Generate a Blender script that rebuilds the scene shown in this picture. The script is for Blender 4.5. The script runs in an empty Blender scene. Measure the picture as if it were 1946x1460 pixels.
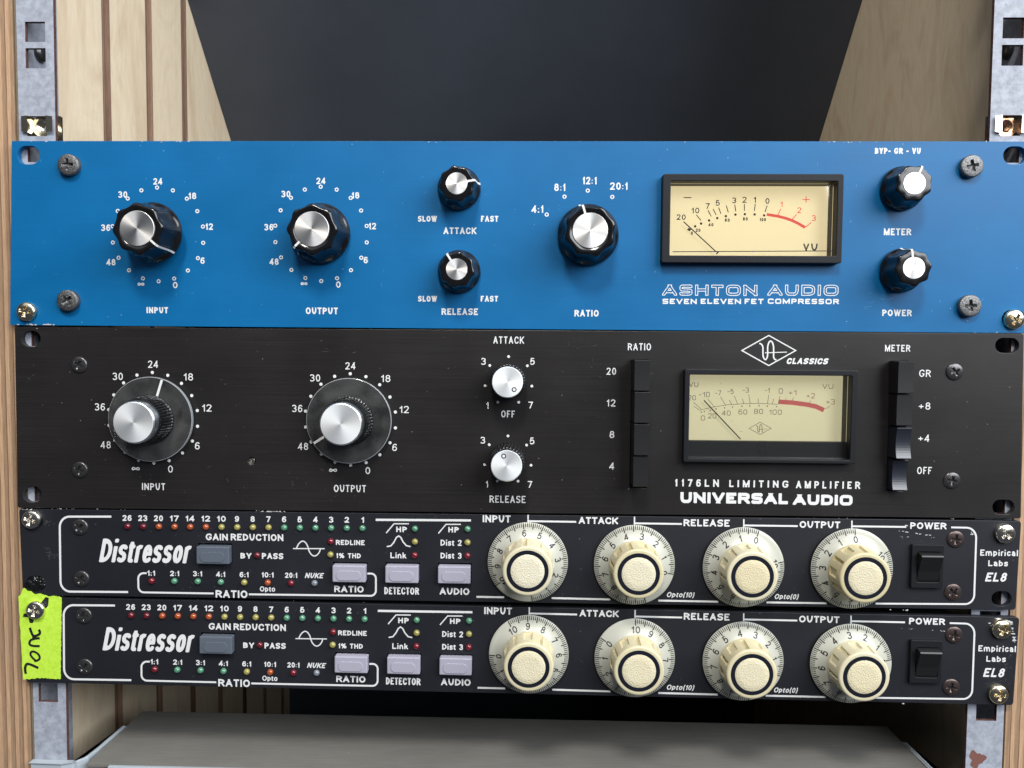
import bpy, bmesh, math, random
import numpy as np
from mathutils import Vector, Matrix

# ------------------------------------------------------------------ camera, world, lamps
random.seed(7)
SC = bpy.context.scene
COL = SC.collection
MM = 0.001
FPX = 1440.0
CAM = Vector((10.08, -361.37, -96.48))
CR = Matrix(((0.99960338, -0.02683737, -0.00853503), (0.02723196, 0.99837388, 0.05008016), (0.00717713, -0.05029272, 0.99870873)))
cd = bpy.data.cameras.new('camera')
cam = bpy.data.objects.new('camera', cd)
COL.objects.link(cam)
cd.sensor_width = 36.0
cd.lens = 36.0 * FPX / 1946.0
cd.clip_start = 0.01
cd.clip_end = 50
cam.matrix_world = Matrix(((CR[0][0], CR[0][2], -CR[0][1], CAM.x * MM), (CR[1][0], CR[1][2], -CR[1][1], CAM.y * MM),
                           (CR[2][0], CR[2][2], -CR[2][1], CAM.z * MM), (0, 0, 0, 1)))
SC.camera = cam
SC.view_settings.view_transform = 'Standard'
SC.view_settings.look = 'None'
SC.view_settings.exposure = 0.0
SC.view_settings.gamma = 1.0
world = bpy.data.worlds.new('World')
SC.world = world
world.use_nodes = True
world.node_tree.nodes['Background'].inputs[0].default_value = (0.72, 0.8, 1.0, 1)
world.node_tree.nodes['Background'].inputs[1].default_value = 0.07

def area(name, loc, target, sx, sy, power, color):
    l = bpy.data.lights.new(name, 'AREA')
    l.shape = 'RECTANGLE'; l.size = sx; l.size_y = sy; l.energy = power; l.color = color
    o = bpy.data.objects.new(name, l)
    COL.objects.link(o)
    o.location = loc
    o.rotation_euler = (Vector(target) - Vector(loc)).to_track_quat('-Z', 'Y').to_euler()
    return o
area('window_light', (1.5, -1.2, 0.98), (0.0, 0.0, -0.05), 2.3, 1.5, 88, (0.93, 0.965, 1.0))
area('room_fill', (-0.35, -1.5, 1.75), (0, 0, -0.15), 3.2, 2.0, 14.5, (0.95, 0.97, 1.0))  # added overhead fill, stands in for light bounced about the room
area('ceiling_light', (-0.08, -0.95, 1.05), (0, 0, -0.15), 0.26, 0.26, 17, (1.0, 0.95, 0.88))

# ------------------------------------------------------------------ photo sheet -> plane helpers (millimetres)
def ray(px, py):
    return CR @ Vector(((px - 973) / FPX, 1, -(py - 730) / FPX))
def P(px, py, y=0.0):
    d = ray(px, py); t = (y - CAM.y) / d.y
    q = CAM + d * t
    return (q.x, q.z)
def PZ(px, py, z):
    d = ray(px, py); t = (z - CAM.z) / d.z
    q = CAM + d * t
    return (q.x, q.y)

# ------------------------------------------------------------------ materials
def mat(name, color, rough=0.5, metal=0.0, spec=0.5, aniso=0.0, **k):
    m = bpy.data.materials.new(name); m.use_nodes = True
    b = m.node_tree.nodes['Principled BSDF']
    b.inputs['Base Color'].default_value = (*color, 1)
    b.inputs['Roughness'].default_value = rough
    b.inputs['Metallic'].default_value = metal
    b.inputs['Specular IOR Level'].default_value = spec
    if aniso:
        b.inputs['Anisotropic'].default_value = aniso
    if k.get('emit'):
        b.inputs['Emission Color'].default_value = (*color, 1); b.inputs['Emission Strength'].default_value = k['emit']
    if k.get('coat'):
        b.inputs['Coat Weight'].default_value = k['coat']
        b.inputs['Coat Roughness'].default_value = 0.08
    if k.get('sss'):
        b.inputs['Subsurface Weight'].default_value = k['sss']
        b.inputs['Subsurface Scale'].default_value = 0.001
    return m
def NT(m):
    return m.node_tree.nodes, m.node_tree.links, m.node_tree.nodes['Principled BSDF']
def mapping(m, scale, coord='Object', rot=(0, 0, 0)):
    n, l, b = NT(m)
    tc = n.new('ShaderNodeTexCoord'); mp = n.new('ShaderNodeMapping')
    mp.inputs['Scale'].default_value = scale; mp.inputs['Rotation'].default_value = rot
    l.new(tc.outputs[coord], mp.inputs['Vector'])
    return mp.outputs[0]
def noise(m, vec, scale=1.0, detail=3, rough=0.55, dist=0.0):
    n, l, b = NT(m)
    t = n.new('ShaderNodeTexNoise'); t.inputs['Scale'].default_value = scale; t.inputs['Detail'].default_value = detail
    t.inputs['Roughness'].default_value = rough; t.inputs['Distortion'].default_value = dist
    l.new(vec, t.inputs['Vector'])
    return t.outputs['Fac']
def ramp(m, fac, stops):
    n, l, b = NT(m)
    r = n.new('ShaderNodeValToRGB')
    e = r.color_ramp.elements
    e[0].position, e[0].color = stops[0][0], (*stops[0][1], 1)
    e[1].position, e[1].color = stops[-1][0], (*stops[-1][1], 1)
    for p, c in stops[1:-1]:
        x = e.new(p); x.color = (*c, 1)
    l.new(fac, r.inputs[0])
    return r.outputs['Color']
def mix(m, fac, a, b2, mode='MIX'):
    n, l, b = NT(m)
    x = n.new('ShaderNodeMix'); x.data_type = 'RGBA'; x.blend_type = mode
    if isinstance(fac, float): x.inputs[0].default_value = fac
    else: l.new(fac, x.inputs[0])
    for i, v in ((6, a), (7, b2)):
        if isinstance(v, tuple): x.inputs[i].default_value = (*v, 1)
        else: l.new(v, x.inputs[i])
    return x.outputs[2]
def bump(m, h, strength=0.3, dist=0.0002):
    n, l, b = NT(m)
    x = n.new('ShaderNodeBump'); x.inputs['Strength'].default_value = strength; x.inputs['Distance'].default_value = dist
    l.new(h, x.inputs['Height']); l.new(x.outputs[0], b.inputs['Normal'])
def specks(m, scale=140, size=0.03, amount=0.35, stretch=(1, 1, 1)):
    """small dust motes: voronoi cells of which only some carry a dot"""
    n, l, b = NT(m)
    v = mapping(m, stretch)
    vo = n.new('ShaderNodeTexVoronoi'); vo.inputs['Scale'].default_value = scale
    l.new(v, vo.inputs['Vector'])
    a = n.new('ShaderNodeMath'); a.operation = 'LESS_THAN'; a.inputs[1].default_value = size
    l.new(vo.outputs['Distance'], a.inputs[0])
    s = n.new('ShaderNodeSeparateColor'); l.new(vo.outputs['Color'], s.inputs[0])
    c = n.new('ShaderNodeMath'); c.operation = 'LESS_THAN'; c.inputs[1].default_value = amount
    l.new(s.outputs[0], c.inputs[0])
    p = n.new('ShaderNodeMath'); p.operation = 'MULTIPLY'
    l.new(a.outputs[0], p.inputs[0]); l.new(c.outputs[0], p.inputs[1])
    return p.outputs[0]
def panel_mat(name, c1, c2, rough, metal, spec, brush, dust=(0.45, 0.47, 0.5), blot=0.25):
    m = mat(name, c1, rough, metal, spec)
    n, l, b = NT(m)
    br = noise(m, mapping(m, (14, 14, 3000)), 1.0, 3, 0.7)
    col = mix(m, br, c1, c2)
    bl = noise(m, mapping(m, (14, 14, 20)), 1.0, 5, 0.6)
    blr = ramp(m, bl, [(0.35, (1 - blot, 1 - blot, 1 - blot)), (0.65, (1 + 0 * blot, 1, 1))])
    col = mix(m, 1.0, col, blr, 'MULTIPLY')
    s1 = specks(m, 210, 0.045, 0.22)
    s2 = specks(m, 90, 0.03, 0.35, (1, 1, 1.7))
    col = mix(m, s1, col, dust)
    col = mix(m, s2, col, tuple(0.75 * x for x in dust))
    l.new(col, b.inputs['Base Color'])
    rr = n.new('ShaderNodeMapRange'); rr.inputs['To Min'].default_value = rough - 0.07; rr.inputs['To Max'].default_value = rough + 0.1
    l.new(bl, rr.inputs['Value']); l.new(rr.outputs[0], b.inputs['Roughness'])
    if brush: bump(m, br, brush, 0.00005)
    return m
M_BLUE = panel_mat('blue_anodised', (0.0, 0.108, 0.288), (0.001, 0.143, 0.372), 0.42, 0.0, 0.36, 0.2, (0.22, 0.42, 0.7), 0.16)
M_BLUE_PLAIN = mat('blue_anodised_plain', (0.0, 0.12, 0.3), 0.42, 0, 0.6)
M_UA = panel_mat('black_brushed', (0.002, 0.0018, 0.0018), (0.030, 0.0265, 0.026), 0.36, 0.0, 0.55, 0.3, (0.2, 0.2, 0.21), 0.25)
M_DP = panel_mat('black_painted', (0.011, 0.012, 0.0165), (0.014, 0.0155, 0.021), 0.46, 0.0, 0.5, 0.0, (0.15, 0.16, 0.18), 0.2)
M_PRINT = mat('white_print', (0.70, 0.71, 0.71), 0.6)
M_BLACK = mat('black_plastic', (0.012, 0.012, 0.013), 0.38)
M_GLOSSY = mat('black_phenolic', (0.006, 0.006, 0.007), 0.16, 0, 0.6)
M_GLOSSBTN = mat('polished_black_key', (0.014, 0.017, 0.026), 0.33, 0, 1.0)
M_BEZEL = mat('satin_black_bezel', (0.008, 0.0085, 0.011), 0.5, 0, 0.28)
M_DARK = mat('dark_void', (0.004, 0.004, 0.004), 0.8)
bump(M_BEZEL, noise(M_BEZEL, mapping(M_BEZEL, (1, 1, 1)), 3500, 2), 0.25, 0.0001)
def spun_metal(name, col, rough, an):
    m = mat(name, col, rough, 1.0, 0.5, an)
    n, l, b = NT(m)
    t = n.new('ShaderNodeTangent'); t.direction_type = 'RADIAL'; t.axis = 'Z'
    l.new(t.outputs[0], b.inputs['Tangent'])
    tc = n.new('ShaderNodeTexCoord'); ln = n.new('ShaderNodeVectorMath'); ln.operation = 'LENGTH'
    l.new(tc.outputs['Object'], ln.inputs[0])
    cb = n.new('ShaderNodeCombineXYZ'); l.new(ln.outputs['Value'], cb.inputs[0])
    t2 = noise(m, cb.outputs[0], 14000, 1)
    mr = n.new('ShaderNodeMapRange'); mr.inputs['To Min'].default_value = rough - 0.06; mr.inputs['To Max'].default_value = rough + 0.08
    l.new(t2, mr.inputs['Value']); l.new(mr.outputs[0], b.inputs['Roughness'])
    return m
M_CAP = spun_metal('spun_aluminium', (0.88, 0.87, 0.85), 0.42, 0.75)
M_CAP2 = spun_metal('satin_aluminium', (0.95, 0.97, 0.98), 0.6, 0.4)
M_ALUSIDE = mat('aluminium_side', (0.80, 0.86, 0.92), 0.28, 1.0)
M_ZINC = mat('zinc_screw', (0.42, 0.42, 0.43), 0.42, 0.9)
zn = noise(M_ZINC, mapping(M_ZINC, (1, 1, 1)), 2200, 4, 0.7)
NT(M_ZINC)[1].new(ramp(M_ZINC, zn, [(0.36, (0.05, 0.05, 0.055)), (0.66, (0.30, 0.30, 0.30))]), NT(M_ZINC)[2].inputs['Base Color'])
bump(M_ZINC, zn, 0.8, 0.0003)
M_BSCREW = mat('blackened_screw', (0.10, 0.098, 0.10), 0.30, 0.8)
M_RSCREW = mat('worn_screw', (0.12, 0.09, 0.085), 0.34, 0.8)
M_GOLD = mat('yellow_zinc', (0.78, 0.70, 0.52), 0.22, 1.0)
M_SILVER = mat('bright_zinc', (0.80, 0.76, 0.68), 0.22, 1.0)
M_COPPER = mat('coppery_zinc', (0.75, 0.42, 0.25), 0.25, 1.0)
M_STEEL = mat('galvanised_steel', (0.4, 0.43, 0.5), 0.55, 0.0, 0.35)
sn = noise(M_STEEL, mapping(M_STEEL, (1, 1, 1)), 260, 6, 0.7)
sn2 = noise(M_STEEL, mapping(M_STEEL, (1, 1, 1)), 900, 3, 0.6)
c1 = ramp(M_STEEL, sn, [(0.35, (0.25, 0.27, 0.32)), (0.65, (0.39, 0.42, 0.49))])
c1 = mix(M_STEEL, ramp(M_STEEL, sn2, [(0.66, (0, 0, 0)), (0.72, (1, 1, 1))]), c1, (0.16, 0.13, 0.13))
NT(M_STEEL)[1].new(c1, NT(M_STEEL)[2].inputs['Base Color'])
bump(M_STEEL, sn, 0.3, 0.0003)
M_RUST = mat('rusty_edge', (0.085, 0.032, 0.026), 0.7)
rn = noise(M_RUST, mapping(M_RUST, (1, 1, 1)), 700, 4, 0.7)
NT(M_RUST)[1].new(ramp(M_RUST, rn, [(0.35, (0.05, 0.018, 0.016)), (0.72, (0.16, 0.085, 0.075))]), NT(M_RUST)[2].inputs['Base Color'])
M_BRACKET = mat('pale_painted_steel', (0.37, 0.42, 0.46), 0.4)

def veneer(name, a, b_, c):
    m = mat(name, a, 0.6)
    n, l, b = NT(m)
    g = noise(m, mapping(m, (30, 26, 8), rot=(math.radians(30), 0, 0)), 1.0, 6, 0.6, 2.2)
    g2 = noise(m, mapping(m, (400, 420, 90), rot=(math.radians(28), 0, 0)), 1.0, 3, 0.6)
    col = ramp(m, g, [(0.3, a), (0.5, b_), (0.72, c)])
    col = mix(m, 0.25, col, ramp(m, g2, [(0.35, (0.78, 0.74, 0.70)), (0.6, (1, 1, 1))]), 'MULTIPLY')
    l.new(col, b.inputs['Base Color'])
    bump(m, g2, 0.15, 0.0002)
    return m
M_VENEER = veneer('birch_veneer', (0.70, 0.55, 0.37), (0.84, 0.71, 0.52), (0.76, 0.59, 0.40))
def edge_ply(name, period, axis, dark, light, wob=0.25, ofs=0.0):
    m = mat(name, light, 0.75)
    n, l, b = NT(m)
    tc = n.new('ShaderNodeTexCoord'); sp = n.new('ShaderNodeSeparateXYZ'); l.new(tc.outputs['Object'], sp.inputs[0])
    wn = noise(m, mapping(m, (60, 60, 10)), 1.0, 3)
    a = n.new('ShaderNodeMath'); a.operation = 'MULTIPLY_ADD'; a.inputs[1].default_value = period * wob
    l.new(wn, a.inputs[0]); l.new(sp.outputs[axis], a.inputs[2])
    mu = n.new('ShaderNodeMath'); mu.operation = 'DIVIDE'; mu.inputs[1].default_value = period
    l.new(a.outputs[0], mu.inputs[0])
    ad = n.new('ShaderNodeMath'); ad.operation = 'ADD'; ad.inputs[1].default_value = ofs; l.new(mu.outputs[0], ad.inputs[0])
    fr = n.new('ShaderNodeMath'); fr.operation = 'FRACT'; l.new(ad.outputs[0], fr.inputs[0])
    col = ramp(m, fr.outputs[0], [(0.0, dark), (0.1, light), (0.47, light), (0.53, tuple(0.68 * x for x in light)), (0.93, tuple(0.62 * x for x in light)), (1.0, dark)])
    fi = noise(m, mapping(m, (2600, 2600, 90)), 1.0, 4, 0.7)
    col = mix(m, 0.55, col, ramp(m, fi, [(0.36, (0.42, 0.33, 0.27)), (0.62, (1, 1, 1))]), 'MULTIPLY')
    l.new(col, b.inputs['Base Color'])
    bump(m, fi, 0.5, 0.0003)
    return m
M_PLYEDGE = edge_ply('plywood_edge', 0.0042, 0, (0.16, 0.07, 0.035), (0.54, 0.355, 0.215))
M_GROOVE = edge_ply('groove_wood', 0.0026, 1, (0.10, 0.055, 0.035), (0.34, 0.215, 0.15))
M_BACK = mat('dark_painted_board', (0.034, 0.040, 0.052), 0.55)
bn = noise(M_BACK, mapping(M_BACK, (1, 1, 1)), 8, 4)
NT(M_BACK)[1].new(ramp(M_BACK, bn, [(0.3, (0.056, 0.068, 0.092)), (0.7, (0.068, 0.082, 0.112))]), NT(M_BACK)[2].inputs['Base Color'])
M_ALUTOP = mat('brushed_grey_lid', (0.30, 0.29, 0.27), 0.5, 0.35)
an = noise(M_ALUTOP, mapping(M_ALUTOP, (60, 1500, 1)), 1.0, 3, 0.6)
NT(M_ALUTOP)[1].new(ramp(M_ALUTOP, an, [(0.3, (0.24, 0.234, 0.214)), (0.7, (0.30, 0.29, 0.268))]), NT(M_ALUTOP)[2].inputs['Base Color'])
for _m, _d in ((M_ALUTOP, (0.42, 0.41, 0.38)), (M_BACK, (0.16, 0.18, 0.21))):
    _nn, _ll, _b = NT(_m)
    _src = _b.inputs['Base Color'].links[0].from_socket
    _bl = ramp(_m, noise(_m, mapping(_m, (9, 9, 9)), 1.0, 6, 0.65), [(0.35, (0.82, 0.82, 0.82)), (0.65, (1, 1, 1))])
    _ll.new(mix(_m, specks(_m, 120, 0.04, 0.2), mix(_m, 1.0, _src, _bl, 'MULTIPLY'), _d), _b.inputs['Base Color'])
M_IVORY = mat('ivory_plastic', (0.64, 0.58, 0.41), 0.42, 0, 0.5, sss=0.08)
def aged(m, base, old, amt=.8):
    n, l, b = NT(m)
    oi = n.new('ShaderNodeObjectInfo')
    g = noise(m, mapping(m, (1, 1, 1)), 160, 4, 0.6)
    a = n.new('ShaderNodeMath'); a.operation = 'MULTIPLY_ADD'; a.inputs[1].default_value = .55; l.new(g, a.inputs[0])
    c = n.new('ShaderNodeMath'); c.operation = 'MULTIPLY'; c.inputs[1].default_value = amt; l.new(oi.outputs['Random'], c.inputs[0]); l.new(c.outputs[0], a.inputs[2])
    l.new(ramp(m, a.outputs[0], [(0.15, base), (1.0, old)]), b.inputs['Base Color'])
aged(M_IVORY, (0.67, 0.625, 0.46), (0.58, 0.515, 0.315))
M_IVCAP = mat('ivory_grained_cap', (0.68, 0.61, 0.45), 0.5)
bump(M_IVCAP, noise(M_IVCAP, mapping(M_IVCAP, (1, 1, 1)), 1700, 2, 0.5), 0.8, 0.00045)
aged(M_IVCAP, (0.72, 0.68, 0.53), (0.66, 0.585, 0.38))
M_SKIRT = mat('grey_ivory_skirt', (0.47, 0.475, 0.41), 0.3, 0, 0.5)
M_INK = mat('black_ink', (0.010, 0.010, 0.011), 0.5)
M_NAVY = mat('navy_ring', (0.008, 0.010, 0.018), 0.35)
M_DIAL1 = mat('warm_cream_card', (0.92, 0.76, 0.44), 0.6, emit=0.8)  # emission added to brighten the recessed card
M_DIAL2 = mat('pale_cream_card', (0.90, 0.81, 0.50), 0.6, emit=0.5)  # glow added to lift the dim dial
M_RED = mat('red_ink', (0.85, 0.09, 0.06), 0.5, emit=0.6)  # ink made to emit so it keeps up with the glowing card
M_RED2 = mat('rose_ink', (0.74, 0.15, 0.13), 0.5, emit=0.35)  # emission lifts this ink to suit its brightened card
M_FADED = mat('faded_ink', (0.18, 0.165, 0.11), 0.5)
M_FADED_R = mat('faded_red_ink', (0.55, 0.25, 0.18), 0.5)
M_BTN = mat('lavender_button', (0.37, 0.36, 0.44), 0.35)
M_BTN2 = mat('grey_button', (0.10, 0.12, 0.15), 0.3)
M_TAPE = mat('neon_tape', (0.56, 0.88, 0.03), 0.75)
tn = noise(M_TAPE, mapping(M_TAPE, (1, 1, 1)), 500, 5, 0.7)
NT(M_TAPE)[1].new(ramp(M_TAPE, tn, [(0.3, (0.40, 0.66, 0.03)), (0.5, (0.49, 0.77, 0.05)), (0.75, (0.56, 0.82, 0.09))]), NT(M_TAPE)[2].inputs['Base Color'])
bump(M_TAPE, noise(M_TAPE, mapping(M_TAPE, (2500, 1, 2500)), 1.0, 2), 0.5, 0.0003)
M_BLKTAPE = mat('black_vinyl_tape', (0.006, 0.006, 0.007), 0.18, 0, 0.7)
M_WEAR = mat('bare_metal_wear', (0.62, 0.62, 0.62), 0.5, 0.3)
def led_mat(name, c):
    return mat(name, c, 0.18, 0, 0.6, coat=0.5)
LEDM = {'r': led_mat('led_dark_red', (0.12, 0.008, 0.016)), 'o': led_mat('led_orange', (0.34, 0.07, 0.02)), 'y': led_mat('led_yellow', (0.30, 0.27, 0.075)),
        'g': led_mat('led_green', (0.08, 0.24, 0.145)), 'c': led_mat('led_clear', (0.18, 0.20, 0.23)), 'R': led_mat('led_red', (0.16, 0.008, 0.018))}
def clear_mat(name, haze, rough=0.03, tint=(0.96, 0.97, 0.97), hz=(0.8, 0.8, 0.8), ior=1.45):
    m = bpy.data.materials.new(name); m.use_nodes = True
    n = m.node_tree.nodes; l = m.node_tree.links; n.clear()
    o = n.new('ShaderNodeOutputMaterial'); t = n.new('ShaderNodeBsdfTransparent'); t.inputs[0].default_value = (*tint, 1)
    g = n.new('ShaderNodeBsdfGlossy'); g.inputs['Roughness'].default_value = rough
    d = n.new('ShaderNodeBsdfDiffuse'); d.inputs[0].default_value = (*hz, 1)
    f = n.new('ShaderNodeFresnel'); f.inputs[0].default_value = ior
    a = n.new('ShaderNodeMixShader'); b = n.new('ShaderNodeMixShader')
    a.inputs[0].default_value = haze
    l.new(t.outputs[0], a.inputs[1]); l.new(d.outputs[0], a.inputs[2])
    l.new(f.outputs[0], b.inputs[0]); l.new(a.outputs[0], b.inputs[1]); l.new(g.outputs[0], b.inputs[2])
    l.new(b.outputs[0], o.inputs[0])
    return m
M_GLASS = clear_mat('meter_window', 0.015)
M_DISC = clear_mat('clear_acrylic', 0.05, 0.12, ior=1.5, hz=(0.62, 0.62, 0.6))
_n = M_DISC.node_tree.nodes; _l = M_DISC.node_tree.links
_tc = _n.new('ShaderNodeTexCoord'); _t = _n.new('ShaderNodeTexNoise'); _t.inputs['Scale'].default_value = 110; _t.inputs['Detail'].default_value = 5
_r = _n.new('ShaderNodeMapRange'); _r.inputs['From Min'].default_value = .35; _r.inputs['From Max'].default_value = .7; _r.inputs['To Min'].default_value = .02; _r.inputs['To Max'].default_value = .085
_l.new(_tc.outputs['Object'], _t.inputs['Vector']); _l.new(_t.outputs['Fac'], _r.inputs['Value'])
for _x in _n:
    if _x.type == 'MIX_SHADER' and not _x.inputs[0].is_linked: _l.new(_r.outputs[0], _x.inputs[0])
M_RIM = clear_mat('acrylic_rim', 0.30, 0.1, hz=(0.8, 0.85, 0.9))

# ------------------------------------------------------------------ object helpers. Authoring frame: (x, z, out) mm; out is towards the viewer
WPOS = {}
def V(x, z, out=0.0):
    return Vector((x, -out, z))
def link(name, me, parent=None, origin=(0, 0, 0), rot=None, scale=None):
    o = bpy.data.objects.new(name, me)
    COL.objects.link(o)
    org = Vector(origin)
    if parent is not None:
        o.parent = parent
        o.location = (org - WPOS[parent.name]) * MM
    else:
        o.location = org * MM
    WPOS[o.name] = org.copy()
    if rot is not None: o.rotation_euler = rot
    if scale is not None: o.scale = scale
    return o
def root(name, origin, label, cat, group=None):
    o = bpy.data.objects.new(name, None); COL.objects.link(o)
    o.empty_display_size = 0.01
    o.location = Vector(origin) * MM
    WPOS[o.name] = Vector(origin)
    o['label'] = label; o['category'] = cat
    if group: o['group'] = group
    return o
def mesh(name, verts, faces, mats, smooth=False, fmat=None):
    me = bpy.data.meshes.new(name)
    me.from_pydata([tuple(c * MM for c in v) for v in verts], [], faces)
    for m in (mats if isinstance(mats, (list, tuple)) else [mats]): me.materials.append(m)
    if fmat: me.polygons.foreach_set('material_index', fmat)
    if smooth: me.polygons.foreach_set('use_smooth', [True] * len(me.polygons))
    me.update()
    return me
def box_mesh(name, lo, hi, m, bev=0.0):
    bm = bmesh.new()
    bmesh.ops.create_cube(bm, size=1)
    for v in bm.verts:
        v.co = Vector([(lo[i] + hi[i]) / 2 + v.co[i] * (hi[i] - lo[i]) for i in range(3)]) * MM
    if bev: bmesh.ops.bevel(bm, geom=bm.edges[:], offset=bev * MM, segments=2, affect='EDGES', profile=0.5)
    me = bpy.data.meshes.new(name); bm.to_mesh(me); bm.free(); me.materials.append(m)
    return me
def rrect(x0, z0, x1, z1, r=0.0, n=5):
    if r <= 0: return [(x0, z0), (x1, z0), (x1, z1), (x0, z1)]
    pts = []
    for cx, cz, a in ((x1 - r, z0 + r, -90), (x1 - r, z1 - r, 0), (x0 + r, z1 - r, 90), (x0 + r, z0 + r, 180)):
        for i in range(n + 1):
            t = math.radians(a + 90 * i / n); pts.append((cx + r * math.cos(t), cz + r * math.sin(t)))
    return pts
def circ(cx, cz, r, n=32, rz=None):
    rz = rz or r
    return [(cx + r * math.cos(2 * math.pi * i / n), cz + rz * math.sin(2 * math.pi * i / n)) for i in range(n)]
def plate(name, loops, back, front, m, bev=0.0, origin=(0, 0)):
    """flat plate with holes; loops in (x,z) mm; spans out=back..front; returns mesh relative to (origin x, 0, origin z)"""
    cu = bpy.data.curves.new('tmp', 'CURVE'); cu.dimensions = '2D'; cu.fill_mode = 'BOTH'
    cu.extrude = (front - back) / 2 - bev
    if bev: cu.bevel_depth = bev; cu.bevel_resolution = 1; cu.offset = -bev
    for lp in loops:
        s = cu.splines.new('POLY'); s.points.add(len(lp) - 1); s.use_cyclic_u = True
        for i, (x, z) in enumerate(lp): s.points[i].co = (x - origin[0], z - origin[1], 0, 1)
    o = bpy.data.objects.new('tmp', cu); COL.objects.link(o)
    dg = bpy.context.evaluated_depsgraph_get()
    me = bpy.data.meshes.new_from_object(o.evaluated_get(dg))
    bpy.data.objects.remove(o); bpy.data.curves.remove(cu)
    mid = (front + back) / 2
    for v in me.vertices:
        x, y, z = v.co
        v.co = (x * MM, -(z + mid) * MM, y * MM)
    me.materials.clear(); me.materials.append(m); me.name = name
    for p in me.polygons: p.use_smooth = False; p.material_index = 0
    # rotation (x,y,z)->(x,-z,y) keeps handedness
    me.update()
    return me
def radial(name, rows, n, m, cap=True, smooth=True, fmat=None):
    """rows: (h, r) or (h, func(theta)->r); local frame: z out, x right, y up"""
    verts = []; faces = []
    for h, r in rows:
        for i in range(n):
            t = 2 * math.pi * i / n
            rr = r(t) if callable(r) else r
            verts.append((rr * math.cos(t), rr * math.sin(t), h))
    for k in range(len(rows) - 1):
        for i in range(n):
            j = (i + 1) % n
            faces.append((k * n + i, k * n + j, (k + 1) * n + j, (k + 1) * n + i))
    if cap: faces.append(tuple((len(rows) - 1) * n + i for i in range(n)))
    me = mesh(name, verts, faces, m, smooth, None)
    if smooth:
        if cap: me.polygons[len(me.polygons) - 1].use_smooth = False
    return me
def sharp(me, ang=35):
    try: me.set_sharp_from_angle(angle=math.radians(ang))
    except Exception: pass
    return me
RX = (math.pi / 2, 0, 0)

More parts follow.
